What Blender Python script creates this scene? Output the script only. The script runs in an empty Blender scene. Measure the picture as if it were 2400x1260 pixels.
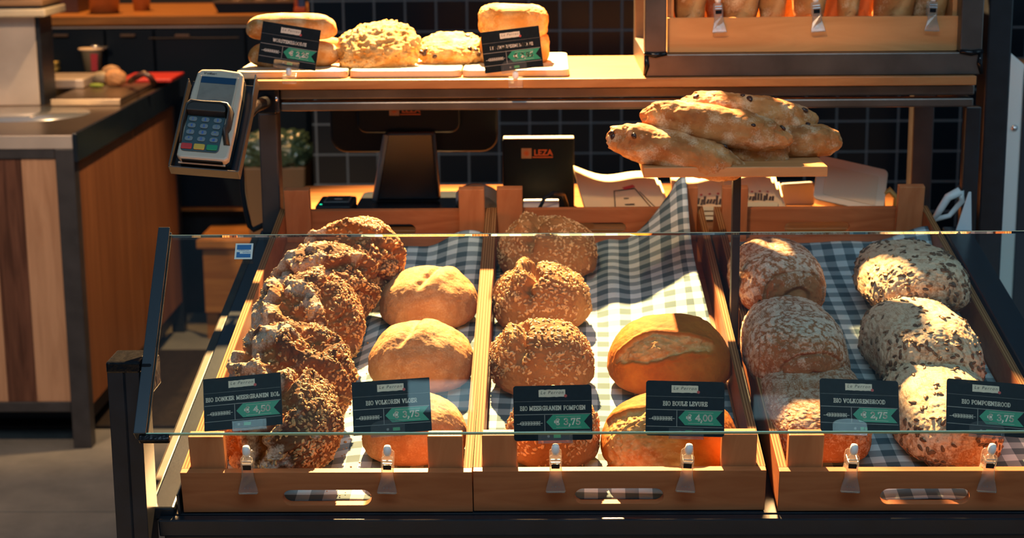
import bpy, bmesh, math, random
import numpy as np
from mathutils import Matrix, Vector, Euler

# ------------------------------------------------------------------ camera, world, lights, exposure
S = bpy.context.scene
C = S.collection
PI = math.pi
CAM_H, F_PX = 1.56, 4134.0
PITCH, YAW, ROLL = 0.2143, 0.0200, -0.0090

def camera_axes():
    f = Vector((-math.sin(YAW) * math.cos(PITCH), math.cos(YAW) * math.cos(PITCH), -math.sin(PITCH)))
    r = Vector((math.cos(YAW), math.sin(YAW), 0)); u = r.cross(f)
    return (math.cos(ROLL) * r + math.sin(ROLL) * u, -math.sin(ROLL) * r + math.cos(ROLL) * u, f)
RT, UP, FW = camera_axes()
cam_data = bpy.data.cameras.new('camera')
cam = bpy.data.objects.new('camera', cam_data); C.objects.link(cam)
cam_data.sensor_fit = 'HORIZONTAL'; cam_data.sensor_width = 36.0; cam_data.lens = F_PX / 2400 * 36.0
cam_data.clip_start = 0.05; cam_data.clip_end = 60
cam_data.dof.use_dof = True; cam_data.dof.focus_distance = 2.5; cam_data.dof.aperture_fstop = 7.0
m3 = Matrix((RT, UP, -FW)).transposed()
cam.matrix_world = Matrix.Translation((0, 0, CAM_H)) @ m3.to_4x4()
S.camera = cam

S.view_settings.view_transform = 'Standard'; S.view_settings.look = 'None'
S.view_settings.gamma = 1.0; S.view_settings.use_curve_mapping = False
S.view_settings.exposure = 0.20

W = bpy.data.worlds.new('world'); S.world = W; W.use_nodes = True
bg = W.node_tree.nodes['Background']
bg.inputs[0].default_value = (0.30, 0.52, 0.80, 1); bg.inputs[1].default_value = 0.13

def aim(o, p):
    d = Vector(p) - o.location
    o.rotation_euler = d.to_track_quat('-Z', 'Y').to_euler()
def spot(name, loc, target, power, color, angle, blend=0.5, size=0.03):
    L = bpy.data.lights.new(name, 'SPOT'); L.energy = power; L.color = color
    L.spot_size = math.radians(angle); L.spot_blend = blend; L.shadow_soft_size = size
    o = bpy.data.objects.new(name, L); C.objects.link(o); o.location = loc; aim(o, target); return o
def area(name, loc, target, power, color, sx, sy):
    L = bpy.data.lights.new(name, 'AREA'); L.energy = power; L.color = color
    L.shape = 'RECTANGLE'; L.size = sx; L.size_y = sy
    o = bpy.data.objects.new(name, L); C.objects.link(o); o.location = loc; aim(o, target); return o
WARM = (1.0, 0.57, 0.23)
spot('track_spot_bread', (-0.20, 4.45, 2.80), (0.05, 2.6, 0.85), 3400, WARM, 62, 0.5, 0.025)
spot('track_spot_shelf', (-0.35, 1.30, 2.95), (0.10, 3.25, 1.33), 120, WARM, 24, 0.6, 0.05)
spot('track_spot_rear', (-1.6, 6.45, 3.0), (-1.6, 6.65, 1.0), 210, (1.0, 0.50, 0.16), 75, 0.6, 0.05)
spot('track_spot_prep', (-1.9, 2.6, 2.9), (-1.7, 4.9, 0.55), 230, (1.0, 0.66, 0.40), 50, 0.7, 0.05)
spot('aisle_fill', (-0.55, 5.0, 2.7), (-1.30, 5.35, 0.50), 260, (1.0, 0.62, 0.30), 38, 0.6, 0.05)  # added fill for the dark plank side of the prep counter
area('overhead_fill', (0.15, 0.45, 3.3), (0.2, 2.9, 0.9), 38, (0.56, 0.82, 1.0), 2.6, 0.9)  # added cool fill from above, lifts the shaded crates
area('shop_window_daylight', (-0.4, -2.4, 2.0), (0.2, 3.0, 0.9), 4, (0.75, 0.88, 1.0), 3.0, 1.8)
area('side_fill', (1.9, 2.70, 1.6), (1.1, 3.7, 0.85), 2.2, (0.55, 0.85, 1.0), 0.5, 1.3)  # added fill that brightens the pale panel at right
for px_, py_, sx_, sy_, pw_ in ((-0.28, 1.345, 0.17, 0.085, 0.085), (0.588, 1.31, 0.09, 0.066, 0.018)):
    area('small_ceiling_panel', (px_, py_, 3.05), (px_, py_, 0), pw_, (0.50, 0.85, 1.0), sx_, sy_)

# ------------------------------------------------------------------ pixel helpers (photo seen as 2400 x 1260)
CO = Vector((0, 0, CAM_H))
def ray(u, v): return FW + RT * ((u - 1200) / F_PX) + UP * ((630 - v) / F_PX)
def aty(u, v, y): d = ray(u, v); return CO + d * (y / d.y)
def atz(u, v, z): d = ray(u, v); return CO + d * ((z - CAM_H) / d.z)
ALPHA = 0.1867
TRAY = Matrix.Translation((-0.503, 2.303, 0.717)) @ Matrix.Rotation(ALPHA, 4, 'X')
TINV = TRAY.inverted()
def T(u, v, n=0.0):
    o = TINV @ CO; d = TINV.to_3x3() @ ray(u, v); return o + d * ((n - o.z) / d.z)
def depth(p): return (Vector(p) - CO).dot(FW)
def px2m(px, p): return px * depth(p) / F_PX

# ------------------------------------------------------------------ object helpers
def tag(o, label=None, cat=None, group=None, kind=None):
    if label: o['label'] = label
    if cat: o['category'] = cat
    if group: o['group'] = group
    if kind: o['kind'] = kind
    return o
def empty(name, mw, label=None, cat=None, group=None):
    o = bpy.data.objects.new(name, None); C.objects.link(o)
    o.empty_display_size = 0.05
    o.matrix_world = mw if isinstance(mw, Matrix) else Matrix.Translation(mw)
    return tag(o, label, cat, group)
def copy_tree(o, parent=None):
    c = o.copy(); C.objects.link(c)
    if parent is not None: c.parent = parent
    for ch in list(o.children): copy_tree(ch, c)
    return c

class MB:
    def __init__(s): s.v = []; s.f = []; s.m = []; s.sm = []
    def add(s, vs, fs, mi=0, smooth=False, mat=None):
        n = len(s.v)
        for p in vs: s.v.append(tuple(mat @ Vector(p)) if mat is not None else tuple(p))
        for f in fs: s.f.append([i + n for i in f]); s.m.append(mi); s.sm.append(smooth)
        return s
    def box(s, lo, hi, mi=0, mat=None):
        x0, y0, z0 = lo; x1, y1, z1 = hi
        vs = [(x0,y0,z0),(x1,y0,z0),(x1,y1,z0),(x0,y1,z0),(x0,y0,z1),(x1,y0,z1),(x1,y1,z1),(x0,y1,z1)]
        return s.add(vs, [(0,3,2,1),(4,5,6,7),(0,1,5,4),(1,2,6,5),(2,3,7,6),(3,0,4,7)], mi, False, mat)
    def cbox(s, c, size, mi=0, mat=None):
        return s.box([c[i]-size[i]/2 for i in range(3)], [c[i]+size[i]/2 for i in range(3)], mi, mat)
    def prism(s, pts, a, b, axis='y', mi=0, mat=None, smooth=False):   # outline pts extruded from a to b along axis
        def P(q, t): return (q[0], t, q[1]) if axis == 'y' else ((q[0], q[1], t) if axis == 'z' else (t, q[0], q[1]))
        n = len(pts); vs = [P(q, a) for q in pts] + [P(q, b) for q in pts]
        fs = [tuple(range(n)), tuple(range(2*n-1, n-1, -1))]
        s.add(vs, fs, mi, False, mat)
        k = len(s.v) - 2*n
        for i in range(n):
            j = (i+1) % n; s.f.append([k+i, k+n+i, k+n+j, k+j]); s.m.append(mi); s.sm.append(smooth)
        return s
    def lathe(s, prof, seg=24, mi=0, mat=None, smooth=True):   # prof [(r,z)]
        vs = []; fs = []
        for r, z in prof:
            for k in range(seg):
                a = 2*PI*k/seg; vs.append((r*math.cos(a), r*math.sin(a), z))
        for i in range(len(prof)-1):
            for k in range(seg):
                k2 = (k+1) % seg; fs.append((i*seg+k, i*seg+k2, (i+1)*seg+k2, (i+1)*seg+k))
        if prof[0][0] > 1e-6: fs.append(tuple(range(seg-1, -1, -1)))
        if prof[-1][0] > 1e-6: fs.append(tuple((len(prof)-1)*seg+k for k in range(seg)))
        return s.add(vs, fs, mi, smooth, mat)
    def tube(s, path, r, seg=10, mi=0, mat=None):
        path = [Vector(p) for p in path]; vs = []; fs = []
        ref = Vector((0.13, 0.31, 0.94))
        for i, p in enumerate(path):
            d = (path[min(i+1, len(path)-1)] - path[max(i-1, 0)]).normalized()
            a = d.cross(ref).normalized(); b = d.cross(a)
            rr = r[i] if isinstance(r, (list, tuple)) else r
            for k in range(seg):
                t = 2*PI*k/seg; vs.append(p + a*(rr*math.cos(t)) + b*(rr*math.sin(t)))
        for i in range(len(path)-1):
            for k in range(seg):
                k2 = (k+1) % seg; fs.append((i*seg+k, i*seg+k2, (i+1)*seg+k2, (i+1)*seg+k))
        fs.append(tuple(range(seg-1, -1, -1))); fs.append(tuple((len(path)-1)*seg+k for k in range(seg)))
        return s.add(vs, fs, mi, True, mat)
    def ball(s, c, r, mi=0, mat=None, seg=14, rings=8):
        r = (r, r, r) if not isinstance(r, (tuple, list)) else r
        vs = [(c[0], c[1], c[2]-r[2])]; fs = []
        for i in range(1, rings):
            t = PI*i/rings
            for k in range(seg):
                a = 2*PI*k/seg
                vs.append((c[0]+r[0]*math.sin(t)*math.cos(a), c[1]+r[1]*math.sin(t)*math.sin(a), c[2]-r[2]*math.cos(t)))
        vs.append((c[0], c[1], c[2]+r[2])); L = len(vs)-1
        for k in range(seg):
            k2 = (k+1) % seg
            fs.append((0, 1+k2, 1+k)); fs.append((L, L-seg+k, L-seg+k2))
            for i in range(rings-2): fs.append((1+i*seg+k, 1+i*seg+k2, 1+(i+1)*seg+k2, 1+(i+1)*seg+k))
        return s.add(vs, fs, mi, True, mat)
    def build(s, name, mats, parent=None, bevel=0.0, seg=2, sharp=None):
        me = bpy.data.meshes.new(name); me.from_pydata([tuple(p) for p in s.v], [], s.f)
        for m in (mats if isinstance(mats, (list, tuple)) else [mats]): me.materials.append(m)
        me.polygons.foreach_set('material_index', s.m); me.polygons.foreach_set('use_smooth', s.sm)
        bm = bmesh.new(); bm.from_mesh(me); bmesh.ops.recalc_face_normals(bm, faces=bm.faces[:]); bm.to_mesh(me); bm.free()
        me.update()
        o = bpy.data.objects.new(name, me); C.objects.link(o)
        if parent is not None: o.parent = parent
        if bevel > 0:
            b = o.modifiers.new('bevel', 'BEVEL'); b.width = bevel; b.segments = seg; b.limit_method = 'ANGLE'; b.angle_limit = math.radians(40)
            b.harden_normals = False
        return o

def rounded(x0, z0, x1, z1, r, n=5):
    r = r if isinstance(r, (list, tuple)) else (r, r, r, r); pts = []
    for (cx, cz, a0, rr) in ((x1-r[0], z0+r[0], -90, r[0]), (x1-r[1], z1-r[1], 0, r[1]), (x0+r[2], z1-r[2], 90, r[2]), (x0+r[3], z0+r[3], 180, r[3])):
        if rr < 1e-6: pts.append((cx, cz)); continue
        for k in range(n+1):
            a = math.radians(a0 + 90*k/n); pts.append((cx+rr*math.cos(a), cz+rr*math.sin(a)))
    return pts

# ------------------------------------------------------------------ materials
def newmat(name):
    m = bpy.data.materials.new(name); m.use_nodes = True
    return m, m.node_tree.nodes, m.node_tree.links, m.node_tree.nodes['Principled BSDF']
def rgb(c): return (c[0], c[1], c[2], 1.0)
def plain(name, col, rough=0.5, metal=0.0, spec=0.5, noise=0.0, nscale=30, bump=0.0, bscale=200, emit=None):
    m, N, L, P = newmat(name)
    P.inputs['Base Color'].default_value = rgb(col); P.inputs['Roughness'].default_value = rough
    P.inputs['Metallic'].default_value = metal; P.inputs['Specular IOR Level'].default_value = spec
    tc = N.new('ShaderNodeTexCoord')
    if noise > 0:
        n = N.new('ShaderNodeTexNoise'); n.inputs['Scale'].default_value = nscale; n.inputs['Detail'].default_value = 4
        L.new(tc.outputs['Object'], n.inputs['Vector'])
        r = N.new('ShaderNodeValToRGB')
        r.color_ramp.elements[0].position = 0.3; r.color_ramp.elements[1].position = 0.7
        r.color_ramp.elements[0].color = rgb([x*(1-noise) for x in col]); r.color_ramp.elements[1].color = rgb([min(1, x*(1+noise)) for x in col])
        L.new(n.outputs['Fac'], r.inputs['Fac']); L.new(r.outputs['Color'], P.inputs['Base Color'])
    if bump > 0:
        n = N.new('ShaderNodeTexNoise'); n.inputs['Scale'].default_value = bscale; n.inputs['Detail'].default_value = 3
        L.new(tc.outputs['Object'], n.inputs['Vector'])
        b = N.new('ShaderNodeBump'); b.inputs['Strength'].default_value = bump; b.inputs['Distance'].default_value = 0.002
        L.new(n.outputs['Fac'], b.inputs['Height']); L.new(b.outputs['Normal'], P.inputs['Normal'])
    if emit:
        P.inputs['Emission Color'].default_value = rgb(emit[0]); P.inputs['Emission Strength'].default_value = emit[1]
    return m
def wood(name, c1, c2, grain=(1, 12, 12), scale=6, rough=0.45, c3=None):
    m, N, L, P = newmat(name)
    tc = N.new('ShaderNodeTexCoord'); mp = N.new('ShaderNodeMapping'); mp.inputs['Scale'].default_value = grain
    L.new(tc.outputs['Object'], mp.inputs['Vector'])
    n = N.new('ShaderNodeTexNoise'); n.inputs['Scale'].default_value = scale; n.inputs['Detail'].default_value = 6; n.inputs['Distortion'].default_value = 1.2
    L.new(mp.outputs['Vector'], n.inputs['Vector'])
    r = N.new('ShaderNodeValToRGB')
    r.color_ramp.elements[0].position = 0.34; r.color_ramp.elements[1].position = 0.66
    r.color_ramp.elements[0].color = rgb(c1); r.color_ramp.elements[1].color = rgb(c2)
    if c3: e = r.color_ramp.elements.new(0.5); e.color = rgb(c3)
    L.new(n.outputs['Fac'], r.inputs['Fac']); L.new(r.outputs['Color'], P.inputs['Base Color'])
    P.inputs['Roughness'].default_value = rough; P.inputs['Specular IOR Level'].default_value = 0.18
    b = N.new('ShaderNodeBump'); b.inputs['Strength'].default_value = 0.08; b.inputs['Distance'].default_value = 0.002
    L.new(n.outputs['Fac'], b.inputs['Height']); L.new(b.outputs['Normal'], P.inputs['Normal'])
    return m
def clear(name, tint=(1, 1, 1), ior=1.5, gl_rough=0.02, haze=0.0, haze_col=(1, 1, 1)):
    m, N, L, P = newmat(name); N.remove(P); out = N['Material Output']
    tr = N.new('ShaderNodeBsdfTransparent'); tr.inputs[0].default_value = rgb(tint)
    gl = N.new('ShaderNodeBsdfGlossy'); gl.inputs['Roughness'].default_value = gl_rough
    fr = N.new('ShaderNodeFresnel'); fr.inputs['IOR'].default_value = ior
    mx = N.new('ShaderNodeMixShader'); L.new(fr.outputs[0], mx.inputs[0]); L.new(tr.outputs[0], mx.inputs[1]); L.new(gl.outputs[0], mx.inputs[2])
    last = mx
    if haze > 0:
        df = N.new('ShaderNodeBsdfDiffuse'); df.inputs[0].default_value = rgb(haze_col)
        m2 = N.new('ShaderNodeMixShader'); m2.inputs[0].default_value = haze
        L.new(mx.outputs[0], m2.inputs[1]); L.new(df.outputs[0], m2.inputs[2]); last = m2
    L.new(last.outputs[0], out.inputs['Surface']); return m

M = {}
M['black'] = plain('black_painted_steel', (0.008, 0.011, 0.016), 0.38, 0.0, 0.5, 0.25, 40, 0.05, 300)
M['rail'] = plain('black_glossy_steel', (0.008, 0.013, 0.020), 0.25, 0.0, 0.6, 0.2, 30, 0.04, 200)
M['rawsteel'] = plain('raw_dark_steel', (0.115, 0.100, 0.090), 0.36, 0.75, 0.5, 0.25, 12, 0.04, 150)
M['darksteel'] = plain('dark_grey_steel', (0.045, 0.042, 0.044), 0.45, 0.2, 0.5, 0.2, 20, 0.05, 200)
M['weld'] = plain('black_weld', (0.012, 0.013, 0.016), 0.2, 0.6, 0.5, 0, 1, 0.5, 90)
M['steel'] = plain('brushed_steel', (0.52, 0.44, 0.37), 0.40, 0.35, 0.5, 0.12, 8, 0.03, 120)
M['litedge'] = plain('lit_rail_edge', (0.060, 0.050, 0.040), 0.5, 0.3, 0.4, 0.3, 20)  # lighter tone standing for lamp light along the rail edge
M['chrome'] = plain('polished_steel', (0.75, 0.75, 0.75), 0.16, 0.85)
M['crate'] = wood('crate_plywood', (0.32, 0.105, 0.039), (0.41, 0.150, 0.060), (1.2, 5, 9), 5, 0.5)
M['cratepost'] = wood('crate_post_wood', (0.39, 0.140, 0.054), (0.48, 0.195, 0.080), (6, 6, 1.2), 5, 0.5)
M['shelf'] = wood('shelf_beech', (0.31, 0.125, 0.042), (0.41, 0.185, 0.068), (1, 9, 9), 5, 0.4)
M['lightwood'] = wood('light_beech', (0.50, 0.225, 0.080), (0.60, 0.29, 0.112), (1, 7, 7), 4, 0.4)
M['oak'] = wood('orange_oak', (0.30, 0.115, 0.030), (0.44, 0.19, 0.052), (0.8, 8, 8), 4, 0.35)
M['worktop'] = wood('worktop_beech', (0.17, 0.066, 0.020), (0.27, 0.115, 0.036), (0.8, 8, 8), 4, 0.4)
M['plankdark'] = wood('dark_plank', (0.065, 0.028, 0.018), (0.15, 0.065, 0.040), (9, 9, 0.8), 4, 0.5)
M['planklight'] = wood('pale_plank', (0.36, 0.19, 0.105), (0.48, 0.27, 0.155), (9, 9, 0.7), 4, 0.5)
M['sidewood'] = wood('red_brown_plank', (0.17, 0.062, 0.026), (0.27, 0.105, 0.042), (12, 12, 0.5), 3, 0.45)
M['cream'] = plain('cream_board', (0.56, 0.46, 0.31), 0.45, 0, 0.5, 0.05, 20)
M['card'] = plain('card_black', (0.007, 0.012, 0.016), 0.45, 0, 0.12, 0.2, 120, 0.03, 500)
M['cardedge'] = plain('card_edge', (0.55, 0.45, 0.33), 0.7)
M['print_white'] = plain('print_white', (0.72, 0.68, 0.58), 0.5)
M['print_grey'] = plain('print_grey', (0.26, 0.25, 0.23), 0.5)
M['print_label'] = plain('print_label', (0.66, 0.60, 0.48), 0.6)
M['print_ink'] = plain('print_ink', (0.05, 0.04, 0.04), 0.6)
M['print_red'] = plain('print_red', (0.50, 0.06, 0.05), 0.5)
M['print_green'] = plain('print_green', (0.015, 0.27, 0.15), 0.45)
M['print_bright'] = plain('print_bright_green', (0.05, 0.40, 0.13), 0.45)
M['glass'] = clear('clear_glass', (0.93, 0.97, 0.95), 1.5, 0.0)
M['glassedge'] = plain('glass_edge', (0.48, 0.72, 0.48), 0.30, 0, 0.4)
M['glasswarm'] = plain('glass_edge_lamplit', (0.56, 0.50, 0.30), 0.35, 0, 0.3)  # lamp glow on the upper edge put into its colour
M['acrylic'] = clear('clear_acrylic', (0.94, 0.94, 0.93), 1.5, 0.08, 0.08, (0.9, 0.86, 0.8))
M['holder'] = clear('clear_holder', (0.95, 0.95, 0.95), 1.35, 0.05, 0.03, (0.9, 0.9, 0.9))
M['joint'] = plain('white_nylon', (0.80, 0.82, 0.84), 0.35)
M['plasticblack'] = plain('black_plastic', (0.006, 0.013, 0.021), 0.45, 0, 0.15, 0, 1, 0.05, 400)
M['plasticgrey'] = plain('grey_plastic', (0.50, 0.41, 0.31), 0.35, 0, 0.5)
M['stickerorange'] = plain('orange_print', (0.62, 0.13, 0.03), 0.5)
M['paper'] = plain('kraft_cream_paper', (0.70, 0.56, 0.33), 0.7, 0, 0.3, 0.06, 6)
M['whitepaper'] = plain('white_paper', (0.62, 0.64, 0.62), 0.7, 0, 0.3)

def ply_edge():
    m, N, L, P = newmat('plywood_edge')
    tc = N.new('ShaderNodeTexCoord'); sp = N.new('ShaderNodeSeparateXYZ'); L.new(tc.outputs['Object'], sp.inputs[0])
    mu = N.new('ShaderNodeMath'); mu.operation = 'MULTIPLY'; mu.inputs[1].default_value = 2*PI/0.0042; L.new(sp.outputs[0], mu.inputs[0])
    sn = N.new('ShaderNodeMath'); sn.operation = 'SINE'; L.new(mu.outputs[0], sn.inputs[0])
    r = N.new('ShaderNodeValToRGB'); r.color_ramp.elements[0].position = 0.35; r.color_ramp.elements[1].position = 0.65
    r.color_ramp.elements[0].color = (0.19, 0.080, 0.028, 1); r.color_ramp.elements[1].color = (0.40, 0.215, 0.090, 1)
    L.new(sn.outputs[0], r.inputs['Fac']); L.new(r.outputs['Color'], P.inputs['Base Color']); P.inputs['Roughness'].default_value = 0.7; P.inputs['Specular IOR Level'].default_value = 0.08
    return m
M['plyedge'] = ply_edge()

def gingham():
    m, N, L, P = newmat('gingham_cotton')
    uv = N.new('ShaderNodeTexCoord'); sp = N.new('ShaderNodeSeparateXYZ'); L.new(uv.outputs['UV'], sp.inputs[0])
    outs = []
    for i in (0, 1):
        fr = N.new('ShaderNodeMath'); fr.operation = 'FRACT'; L.new(sp.outputs[i], fr.inputs[0])
        gt = N.new('ShaderNodeMath'); gt.operation = 'GREATER_THAN'; gt.inputs[1].default_value = 0.5; L.new(fr.outputs[0], gt.inputs[0]); outs.append(gt)
    ad = N.new('ShaderNodeMath'); ad.operation = 'ADD'; L.new(outs[0].outputs[0], ad.inputs[0]); L.new(outs[1].outputs[0], ad.inputs[1])
    dv = N.new('ShaderNodeMath'); dv.operation = 'MULTIPLY'; dv.inputs[1].default_value = 0.5; L.new(ad.outputs[0], dv.inputs[0])
    r = N.new('ShaderNodeValToRGB'); r.color_ramp.interpolation = 'CONSTANT'
    r.color_ramp.elements[0].color = (0.61, 0.75, 0.78, 1); r.color_ramp.elements[0].position = 0
    r.color_ramp.elements[1].color = (0.072, 0.128, 0.158, 1); r.color_ramp.elements[1].position = 0.75
    e = r.color_ramp.elements.new(0.25); e.color = (0.255, 0.35, 0.385, 1)
    L.new(dv.outputs[0], r.inputs['Fac']); L.new(r.outputs['Color'], P.inputs['Base Color'])
    P.inputs['Roughness'].default_value = 0.85; P.inputs['Specular IOR Level'].default_value = 0.2
    n = N.new('ShaderNodeTexNoise'); n.inputs['Scale'].default_value = 900; L.new(uv.outputs['Object'], n.inputs['Vector'])
    b = N.new('ShaderNodeBump'); b.inputs['Strength'].default_value = 0.2; b.inputs['Distance'].default_value = 0.001
    L.new(n.outputs['Fac'], b.inputs['Height']); L.new(b.outputs['Normal'], P.inputs['Normal'])
    return m
M['gingham'] = gingham()

def tiles():
    m, N, L, P = newmat('black_wall_tiles')
    p0 = aty(1385, 71, 5.85)
    tc = N.new('ShaderNodeTexCoord'); sp = N.new('ShaderNodeSeparateXYZ'); L.new(tc.outputs['Object'], sp.inputs[0])
    cb = N.new('ShaderNodeCombineXYZ')
    for i, (src, off) in enumerate(((0, p0.x), (2, p0.z))):
        a = N.new('ShaderNodeMath'); a.operation = 'SUBTRACT'; a.inputs[1].default_value = off - 10.2; L.new(sp.outputs[src], a.inputs[0]); L.new(a.outputs[0], cb.inputs[i])
    bt = N.new('ShaderNodeTexBrick'); bt.offset = 0.0; bt.squash = 1.0
    bt.inputs['Scale'].default_value = 1.0; bt.inputs['Mortar Size'].default_value = 0.0035; bt.inputs['Mortar Smooth'].default_value = 0.3
    bt.inputs['Brick Width'].default_value = 0.102; bt.inputs['Row Height'].default_value = 0.102; bt.inputs['Bias'].default_value = 0
    bt.inputs['Color1'].default_value = (0.006, 0.010, 0.015, 1); bt.inputs['Color2'].default_value = (0.008, 0.013, 0.019, 1); bt.inputs['Mortar'].default_value = (0.13, 0.155, 0.17, 1)
    L.new(cb.outputs[0], bt.inputs['Vector']); L.new(bt.outputs['Color'], P.inputs['Base Color'])
    mr = N.new('ShaderNodeMapRange'); mr.inputs['To Min'].default_value = 0.16; mr.inputs['To Max'].default_value = 0.8
    L.new(bt.outputs['Fac'], mr.inputs['Value']); L.new(mr.outputs[0], P.inputs['Roughness']); P.inputs['Specular IOR Level'].default_value = 0.22
    b = N.new('ShaderNodeBump'); b.invert = True; b.inputs['Strength'].default_value = 0.5; b.inputs['Distance'].default_value = 0.002
    L.new(bt.outputs['Fac'], b.inputs['Height']); L.new(b.outputs['Normal'], P.inputs['Normal'])
    return m
M['tiles'] = tiles()

def bread_mat(name, base, dark, light, flour=(0.80, 0.72, 0.60), bump=0.5, bscale=120, grain=0.0, speck=None):
    """crust coloured by noise, plus 'flour' and 'tear' point attributes of the loaf"""
    m, N, L, P = newmat(name)
    tc = N.new('ShaderNodeTexCoord')
    n1 = N.new('ShaderNodeTexNoise'); n1.inputs['Scale'].default_value = 14; n1.inputs['Detail'].default_value = 8; n1.inputs['Roughness'].default_value = 0.65
    L.new(tc.outputs['Object'], n1.inputs['Vector'])
    r = N.new('ShaderNodeValToRGB'); r.color_ramp.elements[0].position = 0.32; r.color_ramp.elements[1].position = 0.68
    r.color_ramp.elements[0].color = rgb(dark); r.color_ramp.elements[1].color = rgb(base)
    L.new(n1.outputs['Fac'], r.inputs['Fac'])
    at = N.new('ShaderNodeAttribute'); at.attribute_name = 'tear'
    mx = N.new('ShaderNodeMix'); mx.data_type = 'RGBA'; L.new(at.outputs['Fac'], mx.inputs['Factor']); L.new(r.outputs['Color'], mx.inputs['A']); mx.inputs['B'].default_value = rgb(light)
    fl = N.new('ShaderNodeAttribute'); fl.attribute_name = 'flour'
    n2 = N.new('ShaderNodeTexNoise'); n2.inputs['Scale'].default_value = 380; n2.inputs['Detail'].default_value = 6; L.new(tc.outputs['Object'], n2.inputs['Vector'])
    a = N.new('ShaderNodeMath'); a.operation = 'MULTIPLY_ADD'; a.inputs[1].default_value = 1.1; a.inputs[2].default_value = -0.55; L.new(n2.outputs['Fac'], a.inputs[0])
    ad = N.new('ShaderNodeMath'); ad.operation = 'ADD'; L.new(fl.outputs['Fac'], ad.inputs[0]); L.new(a.outputs[0], ad.inputs[1])
    mrr = N.new('ShaderNodeMapRange'); mrr.inputs['From Min'].default_value = 0.30; mrr.inputs['From Max'].default_value = 0.95; mrr.inputs['To Max'].default_value = 0.9
    L.new(ad.outputs[0], mrr.inputs['Value'])
    m2 = N.new('ShaderNodeMix'); m2.data_type = 'RGBA'; L.new(mrr.outputs[0], m2.inputs['Factor']); L.new(mx.outputs['Result'], m2.inputs['A']); m2.inputs['B'].default_value = rgb(flour)
    last = m2.outputs['Result']
    if speck:
        v = N.new('ShaderNodeTexVoronoi'); v.inputs['Scale'].default_value = speck[0]; L.new(tc.outputs['Object'], v.inputs['Vector'])
        rr = N.new('ShaderNodeMapRange'); rr.inputs['From Min'].default_value = 0.16; rr.inputs['From Max'].default_value = 0.34; rr.inputs['To Min'].default_value = speck[2]; rr.inputs['To Max'].default_value = 0.0
        L.new(v.outputs['Distance'], rr.inputs['Value'])
        m3_ = N.new('ShaderNodeMix'); m3_.data_type = 'RGBA'; L.new(rr.outputs[0], m3_.inputs['Factor']); L.new(last, m3_.inputs['A']); m3_.inputs['B'].default_value = rgb(speck[1]); last = m3_.outputs['Result']
    L.new(last, P.inputs['Base Color']); P.inputs['Roughness'].default_value = 0.70; P.inputs['Specular IOR Level'].default_value = 0.14
    nb = N.new('ShaderNodeTexNoise'); nb.inputs['Scale'].default_value = bscale; nb.inputs['Detail'].default_value = 8; nb.inputs['Roughness'].default_value = 0.7; L.new(tc.outputs['Object'], nb.inputs['Vector'])
    b = N.new('ShaderNodeBump'); b.inputs['Strength'].default_value = bump; b.inputs['Distance'].default_value = 0.004
    h = nb.outputs['Fac']
    if grain > 0:
        vv = N.new('ShaderNodeTexVoronoi'); vv.inputs['Scale'].default_value = 210; L.new(tc.outputs['Object'], vv.inputs['Vector'])
        s1 = N.new('ShaderNodeMath'); s1.operation = 'MULTIPLY_ADD'; s1.inputs[1].default_value = -grain; L.new(vv.outputs['Distance'], s1.inputs[0]); L.new(nb.outputs['Fac'], s1.inputs[2]); h = s1.outputs[0]
    L.new(h, b.inputs['Height']); L.new(b.outputs['Normal'], P.inputs['Normal'])
    return m
M['darkbread'] = bread_mat('dark_rye_crust', (0.26, 0.122, 0.055), (0.095, 0.040, 0.021), (0.34, 0.125, 0.032), (0.62, 0.52, 0.42), 0.8, 130, 0.6)
M['paleboule'] = bread_mat('floured_wheat_crust', (0.56, 0.30, 0.125), (0.42, 0.19, 0.07), (0.62, 0.40, 0.19), (0.72, 0.48, 0.26), 0.45, 160, 0.1)
M['seeded'] = bread_mat('seeded_wheat_crust', (0.44, 0.225, 0.085), (0.25, 0.105, 0.038), (0.52, 0.30, 0.13), (0.6, 0.45, 0.28), 0.6, 130, 0.25)
M['boule'] = bread_mat('golden_boule_crust', (0.60, 0.200, 0.024), (0.36, 0.090, 0.012), (0.70, 0.40, 0.14), (0.78, 0.54, 0.27), 0.40, 110, 0.0)
M['whole'] = bread_mat('wholemeal_crust', (0.42, 0.175, 0.065), (0.25, 0.090, 0.032), (0.50, 0.24, 0.09), (0.78, 0.67, 0.54), 0.5, 120, 0.0)
M['pumpkin'] = bread_mat('pumpkin_seed_crust', (0.48, 0.215, 0.080), (0.30, 0.115, 0.040), (0.56, 0.31, 0.13), (0.80, 0.64, 0.45), 0.55, 120, 0.0)
M['stollen'] = bread_mat('fruit_loaf_crust', (0.48, 0.195, 0.055), (0.22, 0.072, 0.022), (0.58, 0.31, 0.12), (0.68, 0.50, 0.32), 0.5, 80, 0.0)
M['cheese'] = bread_mat('melted_cheese_crust', (0.54, 0.29, 0.075), (0.36, 0.135, 0.022), (0.62, 0.43, 0.19), (0.64, 0.46, 0.22), 0.8, 60, 0.3)
M['puff'] = bread_mat('puff_pastry', (0.54, 0.255, 0.060), (0.36, 0.125, 0.020), (0.64, 0.40, 0.16), (0.66, 0.45, 0.20), 0.6, 60, 0.0)
M['roll'] = bread_mat('soft_roll_crust', (0.52, 0.22, 0.05), (0.38, 0.125, 0.024), (0.64, 0.42, 0.21), (0.66, 0.47, 0.27), 0.15, 40, 0.0)
M['baguette'] = bread_mat('baguette_crust', (0.52, 0.24, 0.075), (0.26, 0.095, 0.03), (0.62, 0.36, 0.15), (0.66, 0.46, 0.27), 0.4, 60, 0.0)
M['seed_pale'] = plain('sunflower_seeds', (0.56, 0.36, 0.17), 0.5, 0, 0.4, 0.35, 60)
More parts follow.
